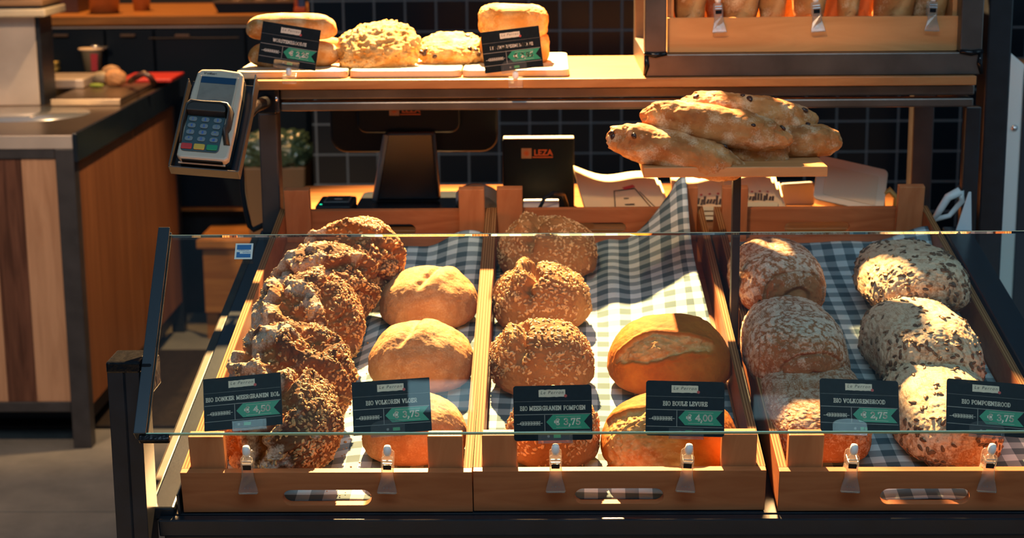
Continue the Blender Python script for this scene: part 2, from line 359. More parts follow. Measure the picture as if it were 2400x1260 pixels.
M['seed_dark'] = plain('pumpkin_seeds', (0.15, 0.080, 0.040), 0.45, 0, 0.4, 0.45, 60)
M['seed_mixed'] = plain('mixed_grains', (0.50, 0.285, 0.115), 0.55, 0, 0.4, 0.6, 45)
M['raisin'] = plain('raisins', (0.035, 0.014, 0.010), 0.35)
# ------------------------------------------------------------------ the setting
def wmesh(mb, name, mats, kind=None, bevel=0.0):
    o = mb.build(name, mats, None, bevel); return tag(o, kind=kind)
def floor_mat():
    m, N, L, P = newmat('concrete_floor')
    tc = N.new('ShaderNodeTexCoord'); n = N.new('ShaderNodeTexNoise'); n.inputs['Scale'].default_value = 5; n.inputs['Detail'].default_value = 9; n.inputs['Roughness'].default_value = 0.65
    L.new(tc.outputs['Object'], n.inputs['Vector'])
    r = N.new('ShaderNodeValToRGB'); r.color_ramp.elements[0].position = 0.3; r.color_ramp.elements[1].position = 0.72
    r.color_ramp.elements[0].color = (0.13, 0.125, 0.115, 1); r.color_ramp.elements[1].color = (0.23, 0.215, 0.19, 1)
    L.new(n.outputs['Fac'], r.inputs['Fac']); L.new(r.outputs['Color'], P.inputs['Base Color']); P.inputs['Roughness'].default_value = 0.6
    return m
M['floor'] = floor_mat()
yj = atz(120, 1199, 0).y
mb = MB(); mb.box((-4.5, -3, -0.05), (4, yj - 0.004, 0)); mb.box((-4.5, yj + 0.004, -0.05), (4, 8.2, 0)); mb.box((-4.5, yj - 0.004, -0.05), (4, yj + 0.004, -0.006))
wmesh(mb, 'floor', M['floor'], 'structure')
XW = aty(724, 50, 5.85).x
wmesh(MB().box((XW, 5.85, 0), (4, 6.0, 3.2)), 'wall_back', M['tiles'], 'structure')
M['wallside'] = plain('dark_plaster', (0.014, 0.016, 0.020), 0.7)
wmesh(MB().box((XW, 6.0, 0), (XW + 0.12, 7.4, 3.2)), 'wall_right', M['wallside'], 'structure')
wmesh(MB().box((-4.5, 7.4, 0), (XW, 7.5, 3.2)), 'wall_rear', M['wallside'], 'structure')
tag(wmesh(MB().box((-2.6, 4.97, 0), (0.6, 5.84, 0.012)), 'rubber_mat', plain('dark_rubber', (0.020, 0.013, 0.009), 0.7, 0, 0.3, 0.4, 60), None, 0.003),
    'dark brown rubber mat on the floor behind the bread display', 'mat')

class Thing:
    """an Empty at the thing's base; parts are given in world or tray coordinates"""
    def __init__(s, name, base, label, cat, group=None, mw=None):
        s.mw = mw if mw is not None else Matrix.Translation(base); s.inv = s.mw.inverted()
        s.o = empty(name, s.mw, label, cat, group)
    def part(s, mb, name, mats, bevel=0.0, frame=None, parent=None, label=None, kind=None, local=False, seg=2):
        if not local:
            k = s.inv @ frame if frame is not None else s.inv
            mb.v = [tuple(k @ Vector(p)) for p in mb.v]
        o = mb.build(name, mats, parent or s.o, bevel, seg)
        return tag(o, label, kind=kind)

# ------------------------------------------------------------------ bread stand
st = Thing('bread_stand', (0.13, 2.8, 0), 'black steel bread stand with sloping tray, front post and shelf frame', 'display stand')
XR = 1.245                                              # right end of the crates in tray coordinates
xl = T(372, 1110, 0.0).x
st.part(MB().box((xl + 0.004, -0.002, -0.012), (XR + 0.05, 1.03, -0.002)), 'tray', M['rail'], 0.001, TRAY)
xf = T(375, 1203, 0.0).x
st.part(MB().box((xf, -0.020, -0.027), (XR + 0.06, -0.006, -0.001)), 'front_rail', M['rail'], 0.002, TRAY)
st.part(MB().box((xl + 0.012, -0.005, -0.010), (-0.012, 1.03, 0.010)), 'side_rail', M['rail'], 0.003, TRAY)
st.part(MB().box((XR + 0.012, -0.005, -0.010), (XR + 0.062, 1.03, 0.010)), 'side_rail', M['rail'], 0.003, TRAY)
st.part(MB().box((-0.0075, -0.004, -0.001), (-0.0035, 0.16, 0.030)), 'tray_lip', M['rail'], 0.001, TRAY)
st.part(MB().box((xl - 0.004, -0.002, -0.016), (xl + 0.013, 1.02, 0.004)), 'edge_trim', M['litedge'], 0.004, TRAY)  # strip added as the lamplit left edge of the rail
st.part(MB().box((xf + 0.006, -0.016, -0.30), (XR + 0.05, -0.008, -0.028)), 'front_panel', M['black'], 0.002, TRAY)
pa = aty(249, 849, 2.25); pb = aty(325, 846, 2.25)
x0, x1, zt = pa.x, pb.x, (pa.z + pb.z) / 2
sxy = 0.010
post = MB()
post.prism([(x0, 2.25), (x0+0.021, 2.25), (x0+0.0225, 2.2525), (x0+0.024, 2.25), (x1, 2.25), (x1, 2.312), (x0, 2.312)], 0, zt - 0.004, 'z')
st.part(post, 'front_post', M['black'], 0.0012)
st.part(MB().box((x0 - 0.001, 2.249, zt - 0.016), (x1 + 0.001, 2.313, zt)), 'post_cap', M['weld'], 0.003)
# shelf frame
Yb = 3.245
def zat(v, y, u=1200): return aty(u, v, y).z
lx0, lx1 = aty(606, 300, 3.30).x, aty(650, 300, 3.30).x
zs0 = zat(207, 3.22)
def pipe(name, a, b, mats=M['darksteel'], bevel=0.003, **k): return st.part(MB().box(a, b), name, mats, bevel, **k)
bx0, bx1 = aty(656, 230, Yb).x, aty(2284, 230, Yb).x
pipe('shelf_beam', (bx0, Yb, zat(230, Yb)), (bx1, Yb + 0.03, zs0 - 0.001), M['rawsteel'])
pipe('shelf_beam', (bx0, Yb + 0.004, zat(258, Yb)), (bx1, Yb + 0.034, zat(237, Yb)), M['rawsteel'])
pipe('shelf_beam', (bx0, 3.60, zat(258, Yb)), (bx1, 3.63, zs0 - 0.001))
ex0 = aty(622, 230, Yb).x
eb = pipe('end_bracket', (ex0, Yb - 0.004, zat(260, Yb)), (bx0 - 0.001, Yb + 0.034, zs0 - 0.001), M['black'], 0.002)
bc = aty(645, 232, Yb - 0.004)
st.part(MB().lathe([(0.0001, 0.004), (0.004, 0.0035), (0.006, 0.0015), (0.0065, 0)], 16, mat=Matrix.Translation(bc) @ Matrix.Rotation(PI/2, 4, 'X')), 'bolt', M['chrome'])
pipe('back_leg', (lx0, 3.30, 0), (lx1, 3.345, zat(262, 3.3)))
rx0 = aty(2272, 300, 3.30).x
pipe('back_leg', (rx0, 3.335, 0), (rx0 + 0.03, 3.36, zat(262, 3.3)), M['black'])
gx0, gx1 = aty(2137, 350, 3.645).x, aty(2187, 350, 3.645).x
pipe('back_leg', (gx0, 3.645, 0), (gx1, 3.69, zs0 - 0.001), M['darksteel'])
pipe('cross_rail', (ex0, Yb + 0.035, zat(258, Yb)), (ex0 + 0.03, 3.60, zat(237, Yb)))
pipe('cross_rail', (bx1 - 0.03, Yb + 0.035, zat(258, Yb)), (bx1, 3.60, zat(237, Yb)))

sh = MB().box((aty(598, 195, 3.22).x, 3.22, zs0), (aty(2289, 195, 3.22).x, 3.655, zat(185, 3.22)))
ZS = zat(185, 3.22)
tag(sh.build('shelf_board', M['shelf'], None, 0.002), 'long beech shelf board above the crates holding pastries and bread rack', 'shelf')

px0, px1 = aty(2304, 300, 3.42).x, aty(2362, 300, 3.42).x
tag(MB().box((px0, 3.42, 0), (px1, 3.49, 2.4)).build('steel_column', M['black'], None, 0.004), 'tall black square steel column at right end of the shelf', 'column')
pp = [aty(u, v, 3.70) for u, v in ((2352, 240), (2397, 240))]
zp = zat(124, 3.7, 2355); zc = zat(152, 3.7, 2395)
pr = Thing('door_panel', (pp[0].x, 3.7, 0), 'tall pale blue grey metal panel with one bolt beside black column', 'panel')
pr.part(MB().prism([(pp[0].x - 0.002, 0.05), (pp[1].x, 0.05), (pp[1].x, zc), (pp[0].x + 0.01, zp), (pp[0].x - 0.002, zp)], 3.70, 3.73, 'y'), 'panel', plain('pale_metal', (0.74, 0.86, 0.86), 0.4), 0.002)
pr.part(MB().box((pp[1].x, 3.695, 0.05), (pp[1].x + 0.25, 3.75, zc - 0.01)), 'dark_side', plain('blue_black_metal', (0.02, 0.035, 0.05), 0.35), 0.002)
bq = aty(2377, 300, 3.70)
pr.part(MB().lathe([(0.0001, 0.006), (0.005, 0.005), (0.0075, 0.001), (0.0075, 0)], 16, mat=Matrix.Translation(bq) @ Matrix.Rotation(PI/2, 4, 'X')), 'bolt', M['chrome'])
q = aty(2368, 60, 5.0)
tag(MB().box((q.x, 5.0, 0), (q.x + 0.5, 5.05, zat(150, 5.0))).build('wood_panel', M['shelf'], None, 0.002), 'brown wooden panel behind the pale panel at the upper right corner', 'panel')

# ------------------------------------------------------------------ sneeze guard glass
gb, gt_ = aty(330, 1018, 2.20), aty(402, 557, 2.40)
xg = (gb.x + gt_.x) / 2
gd = Vector((0, gt_.y - gb.y, gt_.z - gb.z)); gl = gd.length; gd.normalize(); gn = Vector((0, -gd.z, gd.y))   # up the pane, outward normal
GM = Matrix.Translation((xg, gb.y, gb.z)) @ Matrix(((1, 0, 0), (0, gd.y, gn.y), (0, gd.z, gn.z))).to_4x4()
sg = Thing('sneeze_guard', gb, 'sloping clear glass guard with green edges in front of the bread', 'glass guard', None, GM)
XG = 1.42
sg.part(MB().box((0, 0, 0), (XG, gl, 0.006)).add([], []), 'glass_pane', M['glass'], local=True)
sg.part(MB().box((0, -0.0015, 0.0), (XG, -0.0001, 0.006)), 'pane_edge', M['glassedge'], local=True, label='green lower edge of the pane')
sg.part(MB().box((0, gl + 0.0001, 0.0), (XG, gl + 0.0012, 0.006)), 'pane_edge', M['glasswarm'], local=True, label='upper edge of the pane, coloured as if lamplit')
clipm = MB(); clipm.prism([(-0.012, -0.006), (0.004, -0.006), (0.004, -0.001), (-0.004, -0.001), (-0.004, 0.008), (0.004, 0.008), (0.004, 0.013), (-0.012, 0.013)], -0.004, gl + 0.010, 'y')
sg.part(clipm, 'edge_profile', plain('dark_anodised_profile', (0.035, 0.045, 0.055), 0.25, 0.3), 0.001, local=True)
sg.part(MB().box((-0.006, -0.012, -0.003), (0.034, -0.002, 0.008)), 'lower_bracket', M['weld'], 0.002, local=True)
# plate holding the profile to the post
ab = MB().box((x1 + 0.001, 2.252, zt - 0.045), (xg + 0.002, 2.305, zt - 0.004)); sg.part(ab, 'post_bracket', M['weld'], 0.003)
# card sticker on the glass
def onglass(u, v):
    i = GM.inverted(); o = i @ CO; d = i.to_3x3() @ ray(u, v); return o + d * ((0.0063 - o.z) / d.z)
s0, s1 = onglass(549, 607), onglass(594, 570)
w, h = s1.x - s0.x, s1.y - s0.y
stick = MB(); stick.box((s0.x, s0.y, 0.0061), (s1.x, s1.y, 0.0064))
so = sg.part(stick, 'sticker', M['print_white'], local=True, label='white bordered blue payment sticker')
stick_o, SK0, SKW, SKH = so, s0, w, h
bl = MB(); e = 0.0065
def fl(a, b, c, d): bl.box((s0.x + a*w, s0.y + b*h, e), (s0.x + c*w, s0.y + d*h, e + 0.0002))
fl(0.1, 0.60, 0.9, 0.9); fl(0.1, 0.1, 0.9, 0.33); fl(0.1, 0.33, 0.28, 0.44)
sg.part(bl, 'blue_print', plain('print_blue', (0.01, 0.12, 0.30), 0.4), local=True, parent=so)
# ------------------------------------------------------------------ crates
def slotted(mb, x0, x1, z0, z1, y0, y1, cx, cz, sw, sh_, n=8, mi_in=0):
    """board in the xz plane with a stadium slot through it"""
    inner = rounded(cx - sw/2, cz - sh_/2, cx + sw/2, cz + sh_/2, sh_/2 - 1e-5, n)
    outer = []
    for (px, pz) in inner:
        dx, dz = px - cx, pz - cz
        tx = ((x1 - cx) / dx if dx > 1e-9 else (x0 - cx) / dx if dx < -1e-9 else 1e9)
        tz = ((z1 - cz) / dz if dz > 1e-9 else (z0 - cz) / dz if dz < -1e-9 else 1e9)
        t = min(tx, tz); outer.append([cx + dx*t, cz + dz*t])
    for c in ((x0, z0), (x1, z0), (x1, z1), (x0, z1)):     # snap the nearest sample to each corner
        k = min(range(len(outer)), key=lambda i: (outer[i][0]-c[0])**2 + (outer[i][1]-c[1])**2); outer[k] = list(c)
    n_ = len(inner); vs = []
    for y in (y0, y1):
        vs += [(p[0], y, p[1]) for p in inner] + [(p[0], y, p[1]) for p in outer]
    for i in range(n_):
        j = (i+1) % n_
        pass
    fs = []
    for i in range(n_):
        j = (i+1) % n_
        fs += [(i, j, n_+j, n_+i), (2*n_+i, 3*n_+i, 3*n_+j, 2*n_+j), (n_+i, n_+j, 3*n_+j, 3*n_+i), (i, 2*n_+i, 2*n_+j, j)]
    return mb.add(vs, fs, mi_in)
CW, CL, CH, CP = 0.40, 1.005, 0.062, 0.1106
def crate(x, dy, rz, label):
    mw = TRAY @ Matrix.Translation((x, dy, 0)) @ Matrix.Rotation(rz, 4, 'Z')
    c = Thing('wooden_crate', None, label, 'crate', 'wooden bread crates on the sloping tray', mw)
    c.part(slotted(MB(), 0, CW, 0, CH, 0, 0.012, CW/2, 0.0225, 0.122, 0.024), 'front_board', M['crate'], 0.0006, local=True)
    c.part(slotted(MB(), 0.012, CW-0.012, 0, CH, CL-0.012, CL, CW/2 - 0.005, 0.0225, 0.122, 0.024), 'back_board', M['crate'], 0.0006, local=True)
    for a in (0, CW - 0.012):
        m = MB().box((a, 0.0125, 0), (a + 0.012, CL, CH)); m.m[1] = 1
        c.part(m, 'side_panel', [M['crate'], M['plyedge']], local=True)
    c.part(MB().box((0.0125, 0.0125, 0.001), (CW-0.0125, CL-0.0125, 0.005)), 'base_panel', M['crate'], local=True)
    for ax in (0.0125, CW - 0.0125 - 0.048):
        for ay in (0.0125, CL - 0.0125 - 0.018):
            c.part(MB().box((ax, ay, 0.005), (ax + 0.048, ay + 0.018, CP)), 'corner_post', M['cratepost'], 0.0015, local=True)
    return mw
CX = [0.0, 0.4012, 0.8185]
CM = [crate(CX[0], 0, 0.0, 'wooden bread crate at left holding dark multigrain loaves and pale boules'),
      crate(CX[1], 0.002, 0.003, 'middle wooden bread crate holding seeded loaves and golden boules'),
      crate(CX[2], 0.0, 0.0, 'right wooden bread crate holding floured wholemeal and pumpkin seed loaves')]

# ------------------------------------------------------------------ gingham cloths
def sstep(a, b, x): t = min(1, max(0, (x - a) / (b - a))); return t*t*(3 - 2*t)
def cloth(mw, zf, x0, x1, y0, y1, label, du=0.038, nx=60, ny=130, rot=0.0):
    vs = []; uv = []
    for j in range(ny+1):
        for i in range(nx+1):
            s, t = i/nx, j/ny
            x, y = x0 + (x1-x0)*s, y0 + (y1-y0)*t
            X, Y, Z = zf(s, t, x, y)
            vs.append((X, Y, Z)); a, b = x, y + 0.9*max(0, Z - 0.02)*t
            uv.append(((a*math.cos(rot) - b*math.sin(rot))/du, (a*math.sin(rot) + b*math.cos(rot))/du))
    fs = [(j*(nx+1)+i, j*(nx+1)+i+1, (j+1)*(nx+1)+i+1, (j+1)*(nx+1)+i) for j in range(ny) for i in range(nx)]
    me = bpy.data.meshes.new('gingham_cloth'); me.from_pydata(vs, [], fs); me.materials.append(M['gingham'])
    l = me.uv_layers.new(name='UVMap')
    for p in me.polygons:
        p.use_smooth = True
        for k in p.loop_indices: l.data[k].uv = uv[me.loops[k].vertex_index]
    o = bpy.data.objects.new('gingham_cloth', me); C.objects.link(o); o.matrix_world = mw
    so_ = o.modifiers.new('thickness', 'SOLIDIFY'); so_.thickness = 0.0012; so_.offset = 1
    return tag(o, label, 'cloth', 'gingham cloths lining the crates')
def z1(s, t, x, y):
    z = 0.0065 + 0.003*math.sin(9*x*7 + 5*y)*t + 0.0025*math.sin(31*y + 8*x)
    z += 0.020*sstep(0.86, 1.0, t)*(0.75 + 0.25*math.cos(14*s + 0.5)) + 0.026*sstep(0.70, 1.0, s)*sstep(0.6, 0.95, t)
    y = 0.016 + (y - 0.016)*(0.87 + 0.13*sstep(0.40, 0.60, s))
    z = 0.0065 + (z - 0.0065)*(0.25 + 0.75*sstep(0.35, 0.6, s))
    return x, y - 0.015*sstep(0.92, 1, t), max(z, 0.006)
def z2(s, t, x, y):
    z = 0.0065 + 0.0035*math.sin(40*x + 6*y)*sstep(0.2, 0.6, t) + 0.002*math.sin(27*y + 8*x)
    fold = sstep(0.60, 0.92, s)*sstep(0.42, 0.75, t)
    z += 0.050*fold + 0.042*sstep(0.80, 1.0, t)*sstep(0.5, 1.0, s) + 0.030*sstep(0.76, 1.0, s)*sstep(0.88, 1.0, t)
    z += 0.012*math.exp(-((s-0.55)/0.08)**2)*sstep(0.4, 0.8, t)
    return x - 0.02*fold*sstep(0.85, 1.0, s), y - 0.11*sstep(0.75, 1, t)*(1 - s), max(z, 0.006)
def z3(s, t, x, y):
    z = 0.0065 + 0.002*math.sin(36*x + 6*y) + 0.002*math.sin(22*y)
    z += 0.012*sstep(0.90, 1.0, t) + 0.030*sstep(0.70, 1, s)*sstep(0.85, 1.0, t)
    return x, y, max(z, 0.006)
cloth(CM[0], z1, 0.014, 0.386, 0.016, 0.935, 'gingham cloth under the dark loaves and pale boules, left crate', rot=0.02)
cloth(CM[1], z2, 0.014, 0.384, 0.016, 0.985, 'gingham cloth with its corner folded up, middle crate', rot=0.03)
cloth(CM[2], z3, 0.014, 0.386, 0.016, 0.925, 'gingham cloth in shade between floured loaves, right crate', rot=-0.02)
# ------------------------------------------------------------------ noise (vectorised) and loaf meshes
rng = np.random.default_rng(7)
PERM = rng.permutation(256); PERM = np.concatenate([PERM, PERM, PERM])
GR = rng.normal(size=(256, 3)); GR /= np.linalg.norm(GR, axis=1)[:, None]
def perlin(p):
    i = np.floor(p).astype(int); f = p - i; i &= 255
    w = f*f*f*(f*(f*6 - 15) + 10); out = 0
    for dx in (0, 1):
        wx = w[:, 0] if dx else 1 - w[:, 0]
        for dy in (0, 1):
            wy = w[:, 1] if dy else 1 - w[:, 1]
            for dz in (0, 1):
                wz = w[:, 2] if dz else 1 - w[:, 2]
                h = PERM[PERM[PERM[(i[:, 0]+dx) & 255] + ((i[:, 1]+dy) & 255)] + ((i[:, 2]+dz) & 255)]
                g = GR[h]
                out = out + wx*wy*wz*(g[:, 0]*(f[:, 0]-dx) + g[:, 1]*(f[:, 1]-dy) + g[:, 2]*(f[:, 2]-dz))
    return out * 1.6
def fbm(p, o=4, gain=0.5):
    a, s, r = 1.0, 1.0, 0
    for k in range(o): r = r + a*perlin(p*s + 17.3*k); a *= gain; s *= 2.03
    return r
def ridged(p, o=3):
    a, s, r = 1.0, 1.0, 0
    for k in range(o): r = r + a*(1 - 2*np.abs(perlin(p*s + 9.1*k))); a *= 0.5; s *= 2.1
    return r
def worley(p):
    """distance to nearest jittered cell point (unit cells)"""
    i = np.floor(p).astype(int); best = np.full(len(p), 9.0)
    for dx in (-1, 0, 1):
        for dy in (-1, 0, 1):
            for dz in (-1, 0, 1):
                c = i + np.array([dx, dy, dz]); h = PERM[PERM[PERM[c[:, 0] & 255] + (c[:, 1] & 255)] + (c[:, 2] & 255)]
                q = c + 0.5 + 0.42*GR[h]; best = np.minimum(best, ((p - q)**2).sum(1))
    return np.sqrt(best)
def ss(a, b, x): t = np.clip((x - a)/(b - a), 0, 1); return t*t*(3 - 2*t)

ICO = {}
def ico(sub):
    if sub not in ICO:
        bm = bmesh.new(); bmesh.ops.create_icosphere(bm, subdivisions=sub, radius=1.0)
        bm.verts.ensure_lookup_table()
        co = np.array([v.co[:] for v in bm.verts]); fa = np.array([[v.index for v in f.verts] for f in bm.faces]); bm.free()
        ICO[sub] = (co / np.linalg.norm(co, axis=1)[:, None], fa)
    return ICO[sub]
def np_mesh(name, co, fa, mats, attrs=None, smooth=True):
    me = bpy.data.meshes.new(name); k = fa.shape[1]
    me.vertices.add(len(co)); me.vertices.foreach_set('co', np.asarray(co, np.float32).ravel())
    me.loops.add(fa.size); me.loops.foreach_set('vertex_index', fa.astype(np.int32).ravel())
    me.polygons.add(len(fa)); me.polygons.foreach_set('loop_start', np.arange(0, fa.size, k, dtype=np.int32)); me.polygons.foreach_set('loop_total', np.full(len(fa), k, np.int32))
    me.polygons.foreach_set('use_smooth', np.full(len(fa), smooth))
    for m in mats: me.materials.append(m)
    for n, a in (attrs or {}).items():
        at = me.attributes.new(n, 'FLOAT', 'POINT'); at.data.foreach_set('value', np.asarray(a, np.float32))
    me.update(); me.validate(); return me

def blob(a, b, c, seed, sub=6, ex=(0.86, 0.86, 0.9), flat=0.42, lump=0.06, lfreq=2.2, rough=0.012, rfreq=9):
    """flat-bottomed loaf shape: returns sphere directions, vertices, faces"""
    s, fa = ico(sub)
    p = np.sign(s)*np.abs(s)**np.array(ex)
    z = np.where(p[:, 2] < 0, p[:, 2]*flat, p[:, 2])
    p = np.stack([p[:, 0]*a, p[:, 1]*b, z*c], 1)
    off = seed*7.7
    q = p/((a*b*c)**(1/3))
    d = lump*fbm(q*lfreq + off, 3) + rough*fbm(q*rfreq + off, 4)
    p = p*(1 + d)[:, None]
    return s, p, fa
def imgxy(p, s, k=0.454):
    """the loaf seen from in front and above: across, up and how far a point faces that way"""
    h = math.sqrt(1 - k*k); Y = p[:, 1]*k + p[:, 2]*h
    X = p[:, 0]/np.abs(p[:, 0]).max(); lo, hi = Y.min(), Y.max()
    return X, 2*(Y - lo)/(hi - lo) - 1, ss(-0.15, 0.25, -s[:, 1]*h + s[:, 2]*k)
def normals(p, fa):
    n = np.zeros_like(p); t = np.cross(p[fa[:, 1]] - p[fa[:, 0]], p[fa[:, 2]] - p[fa[:, 0]])
    for k in range(3): np.add.at(n, fa[:, k], t)
    return n/np.maximum(np.linalg.norm(n, axis=1), 1e-12)[:, None]
def finish(p):
    lo = p[:, 2].min(); q = p.copy(); q[:, 2] = np.maximum(q[:, 2], lo*0.86); q[:, 2] -= q[:, 2].min(); return q

def seeds(p, fa, n, size, seed, mask=None, w=(1, 0.55, 0.35), sink=0.25, jitter=0.35, sub=2):
    r = np.random.default_rng(seed + 100); nm = normals(p, fa)
    pr = np.ones(len(p)) if mask is None else np.clip(mask, 0, None); pr = pr/pr.sum()
    idx = r.choice(len(p), n, replace=False, p=pr)
    s, sf = ico(sub); out = []; of = []
    # teardrop template
    tpl = s*np.array([1, 1 - 0.0, 1]); tpl = tpl*np.stack([np.ones(len(s)), 1 - 0.35*s[:, 0], np.ones(len(s))], 1)
    for k, i in enumerate(idx):
        z = nm[i]; rv = r.normal(size=3); x = np.cross(z, rv); x /= np.linalg.norm(x); z = z + 0.25*r.normal(size=3); z /= np.linalg.norm(z); x = x - z*(x@z); x /= np.linalg.norm(x); y = np.cross(z, x)
        sc = size*(1 + jitter*r.normal()*0.6)
        sc = max(sc, size*0.5)
        loc = (tpl*np.array(w)*sc) @ np.stack([x, y, z]) + p[i] + nm[i]*(w[2]*sc*(1 - 2*sink))
        out.append(loc); of.append(sf + k*len(s))
    return np.concatenate(out), np.concatenate(of)

def loaf(name, p, fa, mat, mw, label, cat, group, attrs, seedset=None, sub_name='seed_topping'):
    me = np_mesh(name, p, fa, [mat], attrs)
    o = bpy.data.objects.new(name, me); C.objects.link(o); o.matrix_world = mw
    tag(o, label, cat, group)
    if seedset:
        for (nm_, sp_, sf_, sm_) in seedset:
            c = bpy.data.objects.new(nm_, np_mesh(nm_, sp_, sf_, [sm_])); C.objects.link(c); c.parent = o; tag(c, kind='stuff')
    return o
def traymat(lx, ly, n, rz=0.0, rx=0.0, ry=0.0):
    return TRAY @ Matrix.Translation((lx, ly, n)) @ Matrix.Rotation(rz, 4, 'Z') @ Matrix.Rotation(rx, 4, 'X') @ Matrix.Rotation(ry, 4, 'Y')
def loc_at(u, v, n): q = T(u, v, n); return q.x, q.y

# ------- dark multigrain loaves: craggy rounds leaning on one another
def dark_loaf(seed, a, b, c):
    s, p, fa = blob(a, b, c, seed, 7, (0.9, 0.9, 0.85), 0.55, 0.05, 1.8, 0.02, 8)
    off = seed*3.3
    ang = seed*1.1
    wv = 0.34*fbm(s*1.7 + off + 40, 3)
    ll = s[:, 0]*math.cos(ang) + s[:, 1]*math.sin(ang) + wv
    top = ss(-0.25, 0.25, s[:, 2])
    g = np.exp(-((ll - 0.10)/0.13)**2) + 0.8*np.exp(-((ll + 0.55)/0.11)**2)
    lip = np.exp(-((ll - 0.32)/0.13)**2) + 0.7*np.exp(-((ll + 0.28)/0.13)**2)
    r = ridged(s*1.5 + off, 2)
    d = top*(-0.19*g + 0.12*lip) + 0.030*r
    wn = worley(s*26 + off); d = d + 0.022*np.clip(0.75 - wn, -0.3, 0.6)*(1 - 0.6*np.clip(top*g, 0, 1)) + 0.010*fbm(s*26 + off, 2)
    p = p*(1 + d)[:, None]
    tear = np.clip(top*g*1.25 + 0.35*ss(0.3, 0.8, -r), 0, 1)*0.95
    fl = ss(-0.25, 0.45, fbm(s*2.2 + off + 90, 3) + 0.25*s[:, 2] - 0.75*s[:, 0] - 0.12)*(1 - 0.9*np.clip(g, 0, 1))*0.85
    p = finish(p)
    msk = ss(-0.2, 0.5, 0.7*fbm(s*3 + off + 5, 2) + 0.5*s[:, 0] + 0.3)*(1 - 0.7*np.clip(top*g, 0, 1))*ss(-0.7, -0.2, s[:, 2])
    sp_, sf_ = seeds(p, fa, 1500, 0.0029, seed, msk, (1, 0.55, 0.35), 0.3)
    return p, fa, {'tear': tear, 'flour': fl}, [('seed_topping', sp_, sf_, M['seed_mixed'])]
DARK = [(828, 606, 0.100, 0.082, 38, 0.3, 'dark multigrain loaf at the back of the left row, below the back board'),
        (760, 668, 0.088, 0.084, 36, -0.5, 'dark multigrain loaf second from the back in the left row'),
        (716, 750, 0.084, 0.088, 36, 0.15, 'floury dark multigrain loaf in the middle of the left row'),
        (682, 876, 0.085, 0.091, 36, -0.2, 'dark multigrain loaf second from the front, above its price card'),
        (656, 998, 0.078, 0.083, 30, 0.5, 'dark multigrain loaf at the front of the left row, behind first price card')]
for k, (u, v, n, a, tilt, rz, lab) in enumerate(DARK):
    p, fa, at, sd = dark_loaf(k + 1, a, a*0.93, a*0.80)
    x, y = loc_at(u, v, n); hz = a*0.62
    mw = traymat(x, y, n, 0, math.radians(tilt), math.radians(-6)) @ Matrix.Rotation(rz, 4, 'Z') @ Matrix.Translation((0, 0, -hz))
    loaf('multigrain_loaf', p, fa, M['darkbread'], mw, lab, 'bread', 'dark multigrain loaves', at, sd)

# ------- pale floury boules with one crease
def pale_loaf(seed, a, b, c, cx, slope):
    s, p, fa = blob(a, b, c, seed, 7, (0.88, 0.88, 0.92), 0.45, 0.035, 1.6, 0.006, 7)
    off = seed*5.1
    X, Y, fr = imgxy(p, s)
    l = X - cx - slope*(Y - 0.6) + 0.05*fbm(s*3 + off, 2)
    top = ss(0.05, 0.55, Y)*fr
    d = top*(-0.095*np.exp(-(l/0.09)**2) + 0.075*np.exp(-((l - 0.24)/0.22)**2))
    d = d + 0.004*fbm(s*22 + off, 3)
    p = finish(p*(1 + d)[:, None])
    tear = np.clip(top*np.exp(-(l/0.06)**2), 0, 1)*0.6
    fl = 0.35 + 0.3*fbm(s*5 + off, 3) + 0.25*s[:, 2]
    return p, fa, {'tear': tear, 'flour': np.clip(fl, 0, 1)*0.8}, None
PALE = [(1005, 698, 230, 0.050, 0.10, 'pale floured wheat boule at the back of the left crate'),
        (988, 835, 246, 0.050, -0.05, 'pale floured wheat boule in the middle, above its price card'),
        (972, 1002, 246, 0.048, 0.05, 'pale floured wheat boule at the front, half behind second price card')]
for k, (u, v, w, n, rz, lab) in enumerate(PALE):
    x, y = loc_at(u, v, n); a = px2m(w, TRAY @ Vector((x, y, n)))/2*1.0
    p, fa, at, sd = pale_loaf(k + 11, a, a*0.88, (0.066, 0.068, 0.062)[k], (0.02, -0.22, -0.2)[k], (0.7, 0.35, 0.2)[k])
    loaf('wheat_boule', p, fa, M['paleboule'], traymat(x, y, 0.0085, rz), lab, 'bread', 'pale floured boules', at, sd)

# ------- seeded wheat loaves with a folded lobe
def seeded_loaf(seed, a, b, c, cx, knob):
    s, p, fa = blob(a, b, c, seed, 7, (0.86, 0.88, 0.92), 0.45, 0.045, 1.7, 0.010, 8)
    off = seed*4.3
    X, Y, fr = imgxy(p, s)
    l = X - cx - 0.10*Y + 0.10*fbm(s*2.3 + off, 3)
    top = ss(-0.35, 0.30, Y)*fr
    gro = np.exp(-(l/0.075)**2)
    d = top*(-0.27*gro + 0.15*np.exp(-((l + 0.20)/0.13)**2)*knob*ss(0, 0.7, Y) + 0.06*np.exp(-((l - 0.30)/0.25)**2))
    wn = worley(s*26 + off); tp = ss(-0.15, 0.3, s[:, 2] + 0.35*fbm(s*2 + off, 2))
    d = d + tp*(0.020*np.clip(0.7 - wn, -0.3, 0.6)) + 0.006*fbm(s*20 + off, 3)
    p = finish(p*(1 + d)[:, None])
    msk = ss(-0.05, 0.35, s[:, 2] + 0.4*fbm(s*2 + off, 2))*(1 - 0.8*top*gro) + 0.02
    sp_, sf_ = seeds(p, fa, 800, 0.0032, seed, msk, (1, 0.5, 0.32), 0.3)
    return p, fa, {'tear': np.clip(top*gro, 0, 1)*0.5, 'flour': np.clip(0.2 + 0.25*fbm(s*4 + off, 3), 0, 1)*0.5*(1-tp)}, [('seed_topping', sp_, sf_, M['seed_pale'])]
